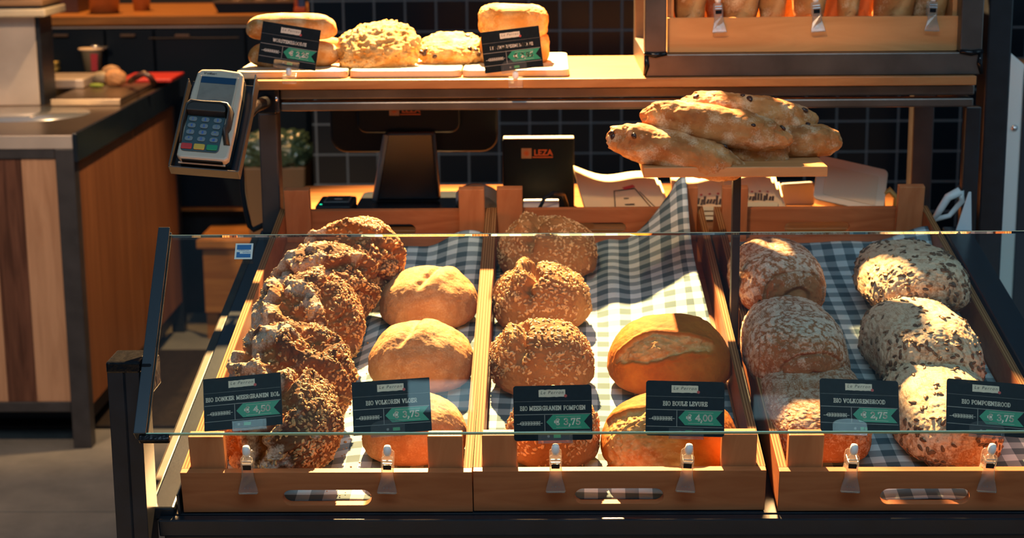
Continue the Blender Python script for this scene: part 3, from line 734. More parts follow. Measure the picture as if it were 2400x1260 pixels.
SEED = [(1284, 578, 240, 0.055, -0.10, -0.30, 1.2, 0.070, 'seeded wheat loaf at the back, partly above the glass edge'),
        (1267, 690, 236, 0.058, 0.05, -0.22, 1.2, 0.072, 'seeded wheat loaf second from back with a raised knob'),
        (1269, 834, 248, 0.055, 0.05, -0.42, 0.8, 0.072, 'seeded wheat loaf second from front with a split lobe'),
        (1296, 1010, 226, 0.050, 0.0, -0.3, 0.6, 0.074, 'seeded wheat loaf at the front, behind third price card')]
for k, (u, v, w, n, rz, cx, kn, c, lab) in enumerate(SEED):
    x, y = loc_at(u, v, n); a = px2m(w, TRAY @ Vector((x, y, n)))/2*0.98
    p, fa, at, sd = seeded_loaf(k + 21, a, a*0.84, c, cx, kn)
    loaf('seeded_loaf', p, fa, M['seeded'], traymat(x, y, 0.0085, rz, math.radians(4)), lab, 'bread', 'seeded wheat loaves', at, sd)

# ------- golden boules with an open ear
def golden_boule(seed, a, b, c, kind):
    s, p, fa = blob(a, b, c, seed, 7, (0.86, 0.86, 0.92), 0.42, 0.022, 1.5, 0.004, 6)
    off = seed*2.9
    X, Y, front = imgxy(p, s)
    w1, w2 = 0.03*fbm(s*5 + off, 3), 0.05*fbm(s*6 + off + 9, 3)
    if kind == 0:
        arc = np.where(X < -0.25, 0.50 - 1.45*(X + 0.25)**2, 0.50 - 0.30*(X + 0.25)**2) + w1
        low = -0.20 + 0.26*ss(-0.4, 0.4, X) + w2
        mid = -0.14 + 0.42*ss(-0.45, 0.35, X) + w2
        ext = ss(-0.92, -0.82, X)*ss(0.70, 0.55, X)
    else:
        arc = 0.62 - 0.9*(X + 0.35)**2 + w1
        low = -0.75 - 0.15*X + w2
        mid = 0.25 - 0.5*(X + 0.3) + 2*w2
        ext = ss(-0.97, -0.88, X)*ss(0.20, 0.0, X + 0.25*Y)
    ins = ss(-0.01, 0.03, arc - Y)*ss(0.0, 0.06, Y - low)*ext*front
    lip = np.exp(-((Y - arc - 0.05)/0.05)**2)*ext*front + 0.9*np.exp(-((Y - low + 0.05)/0.06)**2)*ext*front
    flap = ins*ss(0.0, 0.03, Y - mid)*ss(-0.5, -0.2, X)
    d = -0.055*ins + 0.028*lip + 0.028*flap + ins*(0.016*fbm(s*9 + off, 4) + 0.010*ridged(s*8 + off, 2))
    d = d + 0.020*ss(0.15, 0.5, fbm(s*7 + off, 2))*ss(0.35, 0.5, X)*ss(0.75, 0.6, X)*ss(0.15, 0.3, Y)
    d = d + 0.004*fbm(s*16 + off, 3)
    p = finish(p*(1 + d)[:, None])
    return p, fa, {'tear': np.clip(ins*(0.75 + 0.5*fbm(s*6 + off, 3)), 0, 1), 'flour': np.clip(ins*(0.3 + 0.5*fbm(s*12 + off, 3)), 0, 1)}, None
for k, (u, v, w, n, c, lab) in enumerate([(1569, 838, 292, 0.052, 0.080, 'large golden boule with a lens shaped opened crust, above its price card'),
                                          (1570, 1026, 326, 0.050, 0.076, 'large golden boule at the front, behind fourth price card')]):
    x, y = loc_at(u, v, n); a = px2m(w, TRAY @ Vector((x, y, n)))/2*0.99
    p, fa, at, sd = golden_boule(k + 31, a, a*0.84, c, k)
    loaf('golden_boule', p, fa, M['boule'], traymat(x, y, 0.0085, 0.0, 0.0), lab, 'bread', 'golden boules', at, sd)

# ------- long wholemeal loaves with flour, pumpkin seed loaves
def long_loaf(seed, a, b, c, tin=False, swirl=None, pumpkin=False):
    s, p, fa = blob(a, b, c, seed, 7, (0.55, 0.50, 0.62) if tin else (0.78, 0.62, 0.82), 0.6 if tin else 0.55, 0.02 if tin else 0.035, 1.6, 0.008, 8)
    off = seed*6.1
    d = 0.010*fbm(s*14 + off, 3)
    q_ = p/a; fl = np.clip(0.74 + 0.40*fbm(q_*1.3 + off, 2) + 0.45*s[:, 2] + 0.40*s[:, 1]*(s[:, 1] < 0) + 0.12*fbm(q_*9 + off, 3), 0, 0.85)
    tear = 0*fl
    if swirl:                                             # rolled end: ring shaped seams on the front face
        X, Z = s[:, 0] - swirl[0], s[:, 2] - swirl[1]; fr = ss(0.2, 0.6, -s[:, 1])
        r = np.sqrt(X**2 + Z**2) + 0.05*np.arctan2(Z, X)/PI + 0.03*fbm(s*4 + off, 2)
        seam = np.exp(-((r - 0.24)/0.035)**2) + 0.6*np.exp(-((r - 0.62)/0.03)**2)
        d = d + fr*(-0.075*seam + 0.060*np.exp(-(r/0.17)**2)); tear = np.clip(fr*seam*0.25, 0, 1); fl = fl*(1 - 0.8*fr*np.exp(-(r/0.45)**2))
    cr = ss(0.80, 1.2, ridged(q_*5 + off, 3)); d = d - 0.012*cr*fl; fl = fl*(1 - 0.6*cr)
    if pumpkin: fl = np.clip(fl + 0.30, 0, 0.95)
    if tin: fl = 0.55*fl + 0.15
    p = finish(p*(1 + d)[:, None]); sd = None
    if pumpkin:
        msk = ss(-0.75, -0.4, s[:, 2]) + 0*fl
        sp_, sf_ = seeds(p, fa, 300, 0.0054, seed, msk, (1, 0.50, 0.30), 0.36, 0.2)
        sd = [('seed_topping', sp_, sf_, M['seed_dark'])]
    return p, fa, {'tear': tear, 'flour': np.clip(fl, 0, 1)}, sd
LONG = [(1837, 664, 216, 0.112, 0.112, 0.13, -11, 0.03, 'W', (0.15, 0.0), 'floured wholemeal loaf at the back of the right crate'),
        (1880, 838, 240, 0.090, 0.120, 0.14, -9, 0.02, 'W', (0.12, -0.15), 'floured wholemeal loaf in the middle with a swirled end'),
        (1925, 1005, 246, 0.052, 0.080, 0.12, 0, 0.0, 'T', None, 'flat topped wholemeal tin loaf at the front, beside fifth price card'),
        (2168, 668, 236, 0.108, 0.110, 0.13, -11, 0.10, 'P', None, 'floury pumpkin seed loaf at the back right'),
        (2200, 838, 250, 0.088, 0.118, 0.14, -9, 0.10, 'P', None, 'pumpkin seed loaf in the middle of the right crate'),
        (2240, 1012, 256, 0.055, 0.100, 0.13, 0, 0.04, 'P', None, 'pumpkin seed loaf at the front, behind last price card')]
for k, (u, v, w, n, c, b, rx, rz, kind, sw, lab) in enumerate(LONG):
    x, y = loc_at(u, v, n); a = px2m(w, TRAY @ Vector((x, y, n)))/2
    p, fa, at, sd = long_loaf(k + 41, a, b, c*0.62, kind == 'T', sw, kind == 'P')
    hgt = p[:, 2].max()
    mw = traymat(x, y, n, rz, math.radians(rx)) @ Matrix.Translation((0, b - 0.05, -hgt/2))
    loaf('pumpkin_seed_loaf' if kind == 'P' else 'tin_loaf' if kind == 'T' else 'wholemeal_loaf', p, fa, M['pumpkin' if kind == 'P' else 'whole'], mw, lab, 'bread',
         'pumpkin seed loaves' if kind == 'P' else 'wholemeal loaves', at, sd)

# ------- crumbs fallen on the left cloth
cp = MB(); rr = random.Random(5)
for k in range(90):
    x = 0.185 + rr.random()*0.05 if k % 3 else 0.10 + rr.random()*0.2
    y = 0.02 + rr.random()*(0.06 if k % 3 == 0 else 0.5)
    r = 0.0007 + 0.0014*rr.random()**3
    cp.ball((x, y, 0.0105 + r*0.4), (r*1.3, r, r), seg=6, rings=4)
o = cp.build('bread_crumbs', M['seed_mixed']); o.matrix_world = CM[0]
tag(o, 'brown bread crumbs scattered on the gingham cloth beside dark loaves', 'crumbs', kind='stuff')
# ------------------------------------------------------------------ slab lettering drawn as strokes
def arc(cx, cy, rx, ry, a0, a1, n=9): return [(cx + rx*math.cos(math.radians(a0 + (a1-a0)*k/n)), cy + ry*math.sin(math.radians(a0 + (a1-a0)*k/n))) for k in range(n+1)]
GL = {}
def G(ch, w, strokes, serifs=()): GL[ch] = (w, strokes, serifs)
G('A', .92, [[(.14, .06), (.44, .96)], [(.44, .96), (.76, .06)], [(.26, .34), (.64, .34)]], [(.14, 0, .16), (.76, 0, .16), (.42, 1, .12)])
G('B', .84, [[(.24, .06), (.24, .94)], [(.24, .94)] + arc(.52, .74, .16, .20, 90, -90) + [(.24, .52)], [(.24, .50)] + arc(.55, .27, .20, .22, 90, -90) + [(.24, .06)]], [(.16, 0, .14), (.16, 1, .14)])
G('C', .84, [arc(.46, .5, .32, .44, 40, 320, 14), [(.72, .72), (.72, .98)]])
G('D', .90, [[(.24, .06), (.24, .94)], [(.24, .94), (.46, .94)] + arc(.46, .5, .30, .44, 90, -90, 12) + [(.24, .06)]], [(.16, 0, .14), (.16, 1, .14)])
G('E', .82, [[(.24, .06), (.24, .94)], [(.24, .94), (.70, .94), (.70, .74)], [(.24, .5), (.54, .5)], [(.24, .06), (.72, .06), (.72, .28)]], [(.16, 0, .14), (.16, 1, .14)])
G('G', .90, [arc(.46, .5, .32, .44, 45, 330, 14), [(.74, .72), (.74, .98)], [(.52, .44), (.82, .44)], [(.74, .44), (.74, .06)]])
G('I', .48, [[(.24, .06), (.24, .94)]], [(.24, 0, .20), (.24, 1, .20)])
G('J', .70, [[(.44, .94), (.44, .28)] + arc(.27, .26, .17, .20, 0, -170)], [(.44, 1, .20)])
G('K', .92, [[(.22, .06), (.22, .94)], [(.24, .42), (.70, .94)], [(.40, .58), (.74, .06)]], [(.22, 0, .18), (.22, 1, .18), (.76, 0, .15), (.70, 1, .15)])
G('L', .78, [[(.24, .06), (.24, .94)], [(.24, .06), (.68, .06), (.68, .34)]], [(.20, 0, .16), (.24, 1, .20)])
G('M', 1.10, [[(.20, .06), (.20, .94)], [(.20, .94), (.54, .18)], [(.54, .18), (.88, .94)], [(.88, .94), (.88, .06)]], [(.20, 0, .17), (.88, 0, .17), (.16, 1, .12), (.92, 1, .12)])
G('N', .98, [[(.20, .06), (.20, .94)], [(.20, .94), (.74, .06)], [(.74, .06), (.74, .94)]], [(.20, 0, .17), (.74, 1, .17), (.16, 1, .12)])
G('O', .88, [arc(.44, .5, .32, .44, 0, 360, 20)])
G('P', .82, [[(.24, .06), (.24, .94)], [(.24, .94)] + arc(.50, .70, .20, .24, 90, -90) + [(.24, .46)]], [(.24, 0, .18), (.16, 1, .14)])
G('R', .90, [[(.24, .06), (.24, .94)], [(.24, .94)] + arc(.50, .72, .20, .22, 90, -90) + [(.24, .5)], [(.50, .48), (.72, .06)]], [(.24, 0, .18), (.16, 1, .14), (.76, 0, .12)])
G('S', .76, [arc(.38, .72, .23, .22, 30, 265, 9) + arc(.38, .28, .25, .24, 85, -150, 9), [(.62, .74), (.62, .98)], [(.12, .04), (.12, .28)]])
G('T', .84, [[(.42, .06), (.42, .94)], [(.10, .74), (.10, .94), (.74, .94), (.74, .74)]], [(.42, 0, .18)])
G('U', .92, [[(.20, .94), (.20, .34)] + arc(.46, .32, .26, .26, 180, 360, 9) + [(.72, .94)]], [(.20, 1, .17), (.72, 1, .17)])
G('V', .90, [[(.16, .94), (.44, .06)], [(.44, .06), (.74, .94)]], [(.16, 1, .16), (.74, 1, .16)])
G('W', 1.20, [[(.16, .94), (.36, .06)], [(.36, .06), (.60, .90)], [(.60, .90), (.82, .06)], [(.82, .06), (1.04, .94)]], [(.16, 1, .15), (1.04, 1, .15), (.60, 1, .12)])
G('Z', .80, [[(.14, .74), (.14, .94), (.66, .94), (.12, .06), (.68, .06), (.68, .28)]])
G('0', .78, [arc(.39, .5, .27, .44, 0, 360, 18)])
G('2', .76, [arc(.37, .68, .23, .26, 165, -30, 9) + [(.12, .06), (.66, .06), (.66, .24)]])
G('3', .76, [arc(.36, .73, .22, .21, 150, -85, 9) + arc(.36, .28, .25, .23, 85, -150, 9)])
G('4', .80, [[(.56, .06), (.56, .94), (.08, .32), (.72, .32)]], [(.56, 0, .16)])
G('5', .76, [[(.64, .94), (.22, .94), (.18, .54)] + arc(.36, .31, .26, .26, 110, -150, 11)])
G('7', .74, [[(.12, .76), (.12, .94), (.64, .94), (.30, .06)]])
G('9', .76, [arc(.38, .66, .24, .27, 0, 360, 14), [(.62, .66)] + arc(.36, .40, .26, .34, 0, -120, 8)])
G(',', .34, [[(.17, .10), (.20, .02), (.10, -.18)]])
G('€', .92, [arc(.52, .5, .30, .44, 50, 310, 14), [(.06, .60), (.62, .60)], [(.06, .40), (.60, .40)]])
G(' ', .46, [])
def lettering(txt, height, width=None, th=0.17):
    """flat strokes in the xz plane, centred on x = 0, baseline z = 0"""
    tot = sum(GL[c][0] for c in txt); k = height; kx = height if width is None else width/tot
    x = -tot*kx/2; v = []; f = []
    def seg(a, b, t, ext=True):
        d = Vector((b[0]-a[0], b[1]-a[1])); L = d.length
        if L < 1e-9: return
        d /= L; n = Vector((-d.y, d.x))*(t/2); e = d*(t/2 if ext else 0)
        i = len(v)
        for p in (Vector(a)-e-n, Vector(b)+e-n, Vector(b)+e+n, Vector(a)-e+n): v.append((p.x, 0, p.y))
        f.append((i, i+1, i+2, i+3))
    for c in txt:
        w, st_, se = GL[c]
        for s_ in st_:
            for a, b in zip(s_[:-1], s_[1:]): seg((x + a[0]*kx, a[1]*k), (x + b[0]*kx, b[1]*k), th*min(k, kx*1.15), True)
        for (sx, sz, hw) in se: seg((x + (sx-hw)*kx, (0.06 if sz == 0 else .94)*k), (x + (sx+hw)*kx, (0.06 if sz == 0 else .94)*k), th*0.75*k, False)
        x += w*kx
    return v, f
def to_mesh(o):
    bpy.context.view_layer.update()
    me = bpy.data.meshes.new_from_object(o.evaluated_get(bpy.context.evaluated_depsgraph_get()))
    n = bpy.data.objects.new(o.name, me); nm = o.name; cu = o.data
    n.parent = o.parent; n.location = o.location; n.rotation_euler = o.rotation_euler
    bpy.data.objects.remove(o); bpy.data.curves.remove(cu); C.objects.link(n); n.name = nm; return n
def fontobj(name, txt, size, mat, parent, loc, rot=(PI/2, 0, 0), shear=0.0, spacing=1.0, offset=0.0):
    cu = bpy.data.curves.new(name, 'FONT'); cu.body = txt; cu.size = size; cu.align_x = 'CENTER'; cu.shear = shear
    cu.space_character = spacing; cu.offset = offset; cu.materials.append(mat)
    o = bpy.data.objects.new(name, cu); C.objects.link(o); o.parent = parent; o.location = loc; o.rotation_euler = rot; return to_mesh(o)

for row, txt in enumerate(('AMERICAN', 'EXPRESS')):          # wording on the glass sticker
    cu = bpy.data.curves.new('sticker_lettering', 'FONT'); cu.body = txt; cu.size = 0.0030; cu.align_x = 'CENTER' if row == 0 else 'RIGHT'
    to = bpy.data.objects.new('sticker_lettering', cu); C.objects.link(to); to.parent = stick_o; cu.materials.append(bpy.data.materials['print_blue'])
    to.location = (SK0.x + (0.5 if row == 0 else 0.9)*SKW, SK0.y + (0.51 if row == 0 else 0.38)*SKH, 0.0066); to_mesh(to)

CWD, CHT = 0.1065, 0.0745
def price_card(mw, title, price, label, tw=None, corner=0.003):
    c = Thing('price_card', None, label, 'price card', 'black bread price cards', mw)
    W_, H_ = CWD, CHT
    b = MB().prism(rounded(-W_/2, 0, W_/2, H_, corner, 4), 0, 0.0009, 'y', 0)
    bo = c.part(b, 'card', [M['card']], local=True)
    def X(f): return (f - 0.5)*W_
    def Z(f): return (1 - f)*H_
    def quad(m, x0, x1, z0, z1, y): m.add([(X(x0), y, Z(z1)), (X(x1), y, Z(z1)), (X(x1), y, Z(z0)), (X(x0), y, Z(z0))], [(0, 1, 2, 3)])
    Y1, Y2 = -0.00015, -0.0003
    m = MB(); pts = []
    rr = random.Random(len(title))
    for k in range(13): pts.append((X(.325 + .34*k/12), Z(.075 + .008*rr.random())))
    for k in range(13): pts.append((X(.665 - .34*k/12), Z(.215 - .008*rr.random())))
    m.add([(p[0], Y1, p[1]) for p in pts], [tuple(range(len(pts)))])
    lg = c.part(m, 'logo_label', [M['print_label']], local=True)
    fontobj('logo_lettering', 'Le Perron', 0.0062, M['print_ink'], lg, (X(.495), Y2, Z(.158)), shear=0.25, spacing=1.25)
    m = MB(); m.add([(X(.668) + .0021*math.cos(2*PI*k/14), Y2, Z(.195) + .0021*math.sin(2*PI*k/14)) for k in range(14)], [tuple(range(14))])
    c.part(m, 'red_seal', [M['print_red']], local=True)
    m = MB(); quad(m, .01, .99, .284, .288, Y1); quad(m, .01, .985, .520, .532, Y1); quad(m, .392, .400, .535, .83, Y1); quad(m, .01, .985, .828, .838, Y1)
    c.part(m, 'divider_lines', [M['print_grey']], local=True)
    v, f = lettering(title, 0.0060, (tw or .80)*W_, 0.20); v = [(p[0], Y1, p[2] + Z(.452)) for p in v]
    c.part(MB().add(v, f), 'bread_name', [M['print_white']], local=True)
    m = MB(); m.add([(X(a), Y1, Z(b_)) for a, b_ in ((.415, .665), (.50, .535), (.975, .535), (.895, .665), (.975, .80), (.50, .80))], [(0, 1, 3, 5), (1, 2, 3), (5, 3, 4)])
    ar = c.part(m, 'price_arrow', [M['print_green']], local=True)
    v, f = lettering('€ ' + price, 0.0088, .335*W_, 0.19); v = [(p[0] + X(.685), Y2, p[2] + Z(.722)) for p in v]
    m = MB().add(v, f); quad(m, .54, .86, .570, .574, Y2); quad(m, .54, .86, .765, .769, Y2)
    c.part(m, 'price_lettering', [M['print_white']], local=True, parent=ar)
    # ear of wheat
    m = MB(); v = []; f = []
    def ln(a, b_, t):
        d = Vector((b_[0]-a[0], b_[1]-a[1])).normalized(); n = Vector((-d.y, d.x))*t/2; i = len(v)
        for p in (Vector(a)-n, Vector(b_)-n, Vector(b_)+n, Vector(a)+n): v.append((p.x, Y1, p.y))
        f.append((i, i+1, i+2, i+3))
    zc_ = Z(.685); ln((X(.04), zc_ - .0008), (X(.37), zc_), .0005)
    for k in range(7):
        xx = X(.08 + .036*k)
        for sgn in (1, -1):
            lp = [(xx, zc_), (xx + .0016, zc_ + sgn*.0021), (xx + .0045, zc_ + sgn*.0026), (xx + .0034, zc_ + sgn*.0008), (xx, zc_)]
            for a, b_ in zip(lp[:-1], lp[1:]): ln(a, b_, .00045)
    c.part(MB().add(v, f), 'wheat_emblem', [M['print_white']], local=True)
    m = MB(); quad(m, .505, .595, .895, .955, Y1); c.part(m, 'green_mark', [M['print_bright']], local=True)
    m = MB(); m.add([(X(.44) + .0018*math.cos(2*PI*k/12), Y1, Z(.925) + .0018*math.sin(2*PI*k/12)) for k in range(12)], [tuple(range(12))]); c.part(m, 'round_mark', [M['print_grey']], local=True)
    return c

def sign_clip(mw, label, card_mw=None, only_jaw=False, arch=False, jaw=True):
    c = Thing('sign_clip', None, label, 'sign clip', 'clear plastic sign clips', mw)
    if jaw:
        prof = [(-.0138, -.0265), (.0138, -.0265), (.0128, -.021), (.0090, -.008), (.0078, .004), (.0086, .016), (.0082, .024), (.0050, .027), (-.0050, .027), (-.0082, .024), (-.0086, .016), (-.0078, .004), (-.0090, -.008), (-.0128, -.021)]
        def lever(y0, y1, slant):
            m = MB().prism(prof, y0, y1, 'y')
            m.v = [(x, y + (slant*max(0, -z - 0.004)), z) for x, y, z in m.v]; return m
        c.part(lever(-.0045, -.0015, -0.30), 'front_jaw', [M['acrylic']], 0.0008, local=True)
        rib = MB()
        for k in (-1, 0, 1): rib.ball((k*.0045, -.0045 - .0045, -.0195), .0009, seg=8, rings=5)
        rib.box((-.0125, -.0125, -.0265), (.0125, -.0110, -.0245))
        c.part(rib, 'grip', [M['acrylic']], local=True)
        c.part(lever(.0135, .0165, 0.30), 'back_jaw', [M['acrylic']], 0.0008, local=True)
        s_ = MB().box((-.0058, -.0052, .0075), (.0058, -.0046, .0150)); s_.box((-.0062, -.0056, .0165), (.0062, -.0046, .0185)); s_.box((-.0062, -.0056, .0205), (.0062, -.0046, .0225))
        c.part(MB().box((-.0056, -.0056, .0070), (.0056, -.0046, .0140)), 'spring_slot', [M['weld']], local=True)
        c.part(MB().box((-.0064, -.0062, .0150), (.0064, -.0046, .0172)).box((-.0064, -.0062, .0195), (.0064, -.0046, .0215)).box((-.0068, -.0046, .014), (-.0062, .014, .018)).box((.0062, -.0046, .014), (.0068, .014, .018)), 'spring', [M['chrome']], 0.0004, local=True)
    if not only_jaw:
        j = MB().lathe([(0.0001, .0262), (.0042, .027), (.0056, .031), (.0056, .036), (.0044, .0405), (.0001, .042)], 16)
        c.part(j, 'ball_joint', [M['joint']], local=True)
        if card_mw is not None:
            K = mw.inverted() @ card_mw
            h_ = MB(); w2 = .0235
            front = [(-w2, -.004), (w2, -.004), (w2, .0105)] + ([(w2*math.cos(math.radians(a)), .0105 + .0085*math.sin(math.radians(a))) for a in range(20, 170, 20)] if arch else []) + [(-w2, .0105)]
            h_.prism(front, -.0022, -.0010, 'y'); h_.box((-w2, -.0010, -.004), (w2, .0022, -.0015)); h_.box((-w2, .0018, -.004), (w2, .0030, .012))
            for sx in (-1, 1): h_.box((sx*.0195 - .0006, -.0030, .000), (sx*.0195 + .0006, -.0022, .0070))
            h_.v = [tuple(K @ Vector(p)) for p in h_.v]
            c.part(h_, 'card_holder', [M['holder']], 0.0004, local=True)
    return c
CARDS = [((487, 906), (663, 890), (483, 1010), 34, -5.4, 'BIO DONKER MEERGRANEN BOL', '4,50', .95, 585, 'front price card reading 4,50 before the dark multigrain loaves'),
         ((835, 906), (1010, 895), (833, 1020), 30, -3.7, 'BIO VOLKOREN VLOER', '3,75', .66, 910, 'front price card BIO VOLKOREN VLOER before the pale boules'),
         ((1204, 905), (1384, 902), (1207, 1033), 18, -1.0, 'BIO MEERGRANEN POMPOEN', '3,75', .84, 1302, 'front price card BIO MEERGRANEN POMPOEN before the seeded loaves'),
         ((1516, 900), (1696, 905), (1515, 1019), 22, 1.6, 'BIO BOULE LEVURE', '4,00', .57, 1608, 'front price card reading 4,00 before the golden boules'),
         ((1922, 897), (2100, 903), (1927, 1010), 33, 2.4, 'BIO VOLKORENBROOD', '2,75', .66, 1992, 'front price card reading 2,75 before the wholemeal loaves'),
         ((2219, 893), (2396, 910), (2222, 1010), 30, 5.0, 'BIO POMPOENBROOD', '3,75', .62, 2312, 'front price card BIO POMPOENBROOD before the pumpkin seed loaves')]
CLIPN = ['clear clip on left crate front holding the 4,50 card', 'clear clip on left crate front holding BIO VOLKOREN VLOER card', 'clear clip on middle crate front holding BIO MEERGRANEN POMPOEN card',
         'clear clip on middle crate front holding the 4,00 card', 'clear clip on right crate front holding the 2,75 card', 'clear clip on right crate front holding BIO POMPOENBROOD card']
for k, (tl, tr, bl_, lean, roll, title, price, tw, uc, lab) in enumerate(CARDS):
    br = (bl_[0] + tr[0] - tl[0], bl_[1] + tr[1] - tl[1])
    bc_ = ((bl_[0] + br[0])/2, (bl_[1] + br[1])/2)
    q = T(uc, 1095, CH); clip_mw = TRAY @ Matrix.Translation((q.x, 0.0 + (0.002 if 2 <= k < 4 else 0), CH)) 
    ball = clip_mw @ Vector((0, 0.006, 0.042))
    pos = aty(bc_[0], bc_[1], ball.y - 0.004)
    mw = Matrix.Translation(pos) @ Matrix.Rotation(math.radians(-lean), 4, 'X') @ Matrix.Rotation(math.radians(roll), 4, 'Y')
    price_card(mw, title, price, lab, tw, 0.004 if k >= 2 else 0.0008)
    cm_ = mw @ Matrix.Translation(((uc - bc_[0])*depth(pos)/F_PX, 0, 0))
    clip_mw = clip_mw @ Matrix.Rotation(math.radians((0.0, 2, 0, 4, 3, 4)[k]), 4, 'Y')
    sign_clip(clip_mw, CLIPN[k], cm_, arch=k in (1, 4, 5))

# ------------------------------------------------------------------ pastries on the shelf
def board(u0, u1, v0, label, dep=0.30, rr_=0.02, rot=0.0):
    a, b = aty(u0, v0, 3.245), aty(u1, v0, 3.245); w = b.x - a.x
    m = MB().prism(rounded(-w/2, 0, w/2, dep, rr_, 6), 0, 0.014, 'z')
    o = m.build('serving_board', M['cream'], None, 0.003); o.location = ((a.x + b.x)/2, 3.247, ZS + 0.0004); o.rotation_euler = (0, 0, rot)
    return tag(o, label, 'board', 'cream serving boards on the shelf')
board(551, 812, 178, 'cream serving board at left end of shelf under the sausage rolls', 0.30)
board(818, 1080, 178, 'cream serving board in the middle under the melted cheese pastries', 0.30)
board(1083, 1334, 178, 'cream serving board at right under the puff pastry slices', 0.335, 0.016)
ZB = ZS + 0.0145
def pastry(name, mat, a, b, c, seed, u, v, Y, label, group=None, ex=(0.7, 0.7, 0.8), flat=0.6, lump=0.08, rough=0.03, rfreq=9, rz=0, rx=0, ry=0, dents=0.0, sub=6, extra=None, flour=0.3, z=None):
    s, p, fa = blob(a, b, c, seed, sub, ex, flat, lump, 2.0, rough, rfreq)
    off = seed*3.7; q_ = p/((a*b*c)**(1/3))
    if dents: p = p*(1 - dents*np.clip(worley(q_*4.5 + off) - 0.35, 0, 0.6))[:, None]
    p = finish(p); h = p[:, 2].max()
    pos = aty(u, v, Y)
    if z is not None: pos = Vector((pos.x, Y, z + h/2))
    mw = Matrix.Translation(pos) @ Euler((math.radians(rx), math.radians(ry), math.radians(rz))).to_matrix().to_4x4() @ Matrix.Translation((0, 0, -h/2))
    sd = None
    if extra: sp_, sf_ = seeds(p, fa, extra[0], extra[1], seed, ss(-0.2, 0.3, s[:, 2]), (1, 0.75, 0.5), 0.4); sd = [(extra[3], sp_, sf_, extra[2])]
    return loaf(name, p, fa, mat, mw, label, 'pastry' if name != 'fruit_loaf' and name != 'baguette' else 'bread', group,
                {'flour': np.clip(flour + 0.5*fbm(q_*2.2 + off, 3), 0, 1), 'tear': np.clip(0.6*fbm(q_*1.8 + off, 3) + 0.2, 0, 1)}, sd)
g = 'sausage rolls on the left board'
pastry('sausage_roll', M['roll'], 0.086, 0.028, 0.032, 61, 690, 128, 3.34, 'lower glossy sausage roll lying on the left board, behind price card', g, (0.5, 0.8, 0.85), 0.6, 0.02, 0.0, rz=2, z=ZB)
pastry('sausage_roll', M['roll'], 0.086, 0.028, 0.032, 62, 684, 90, 3.345, 'upper glossy sausage roll stacked on another, behind price card', g, (0.5, 0.8, 0.85), 0.6, 0.02, 0.0, rz=-2, z=ZB + 0.050)
pastry('sausage_roll', M['roll'], 0.080, 0.028, 0.032, 63, 720, 100, 3.42, 'sausage roll at the back of left board, peeking out beside the cheese pastry', g, (0.5, 0.8, 0.85), 0.6, 0.02, 0.0, rz=4, z=ZB)
pastry('cheese_pastry', M['cheese'], 0.078, 0.062, 0.032, 64, 885, 112, 3.34, 'large craggy melted cheese pastry tilted towards the front of middle board', 'melted cheese pastries', (0.8, 0.8, 0.8), 0.7, 0.10, 0.05, 7, rx=44, ry=-9, rz=6, dents=0.09, extra=(60, 0.0024, M['cheese'], 'cheese_crumbs'), flour=0.45)
pastry('cheese_pastry', M['cheese'], 0.066, 0.060, 0.026, 65, 1058, 112, 3.40, 'low melted cheese pastry with dark fruit pieces beside the larger one', 'melted cheese pastries', (0.75, 0.75, 0.8), 0.7, 0.08, 0.04, 8, rx=16, dents=0.09, extra=(16, 0.0055, M['raisin'], 'fruit_pieces'), flour=0.4)
g = 'puff pastry slices on the right board'
pastry('puff_pastry', M['puff'], 0.066, 0.052, 0.036, 66, 1206, 128, 3.40, 'lower puff pastry slice lying on the right board, behind price card', g, (0.42, 0.42, 0.5), 0.7, 0.03, 0.02, 9, z=ZB)
pastry('puff_pastry', M['puff'], 0.065, 0.052, 0.036, 67, 1203, 72, 3.40, 'upper golden puff pastry slice on top of another, above price card', g, (0.42, 0.42, 0.5), 0.7, 0.04, 0.02, 9, ry=3, z=ZB + 0.050, flour=0.45)
for (tl, tr, bl_, title, price, tw, lean, roll, lab, clab, arch) in (
        ((613, 45), (757, 70), (599, 143), 'WORSTENBROODJE', '2,25', .58, 4, 9.5, 'tilted price card reading 2,25 before the sausage rolls on shelf', 'clear clip on shelf board holding the 2,25 card', False),
        ((1128, 78), (1267, 62), (1136, 172), 'BIO SAUCIJZENBROODJE', '2,95', .74, 0, -6.5, 'tilted price card reading 2,95 before the puff pastry on shelf', 'clear clip on shelf board holding the 2,95 card', True)):
    br = (bl_[0] + tr[0] - tl[0], bl_[1] + tr[1] - tl[1]); bc_ = ((bl_[0]+br[0])/2, (bl_[1]+br[1])/2)
    pos = aty(bc_[0], bc_[1], 3.205)
    mw = Matrix.Translation(pos) @ Matrix.Rotation(math.radians(-lean), 4, 'X') @ Matrix.Rotation(math.radians(roll), 4, 'Y')
    price_card(mw, title, price, lab, tw, 0.0008)
    cmw = Matrix.Translation((pos.x + (0.002 if arch else 0.004), 3.207, pos.z - 0.044))
    sc = sign_clip(cmw, clab, mw, arch=arch, jaw=False)
    base = MB().box((-.013, .008, .0265), (.013, .0128, .0305)).box((-.010, -.004, .020), (-.003, .010, .0275)).box((-.013, .0005, .012), (.013, .0035, .0265))
    sc.part(base, 'shelf_grip', [M['acrylic']], 0.0008, local=True)

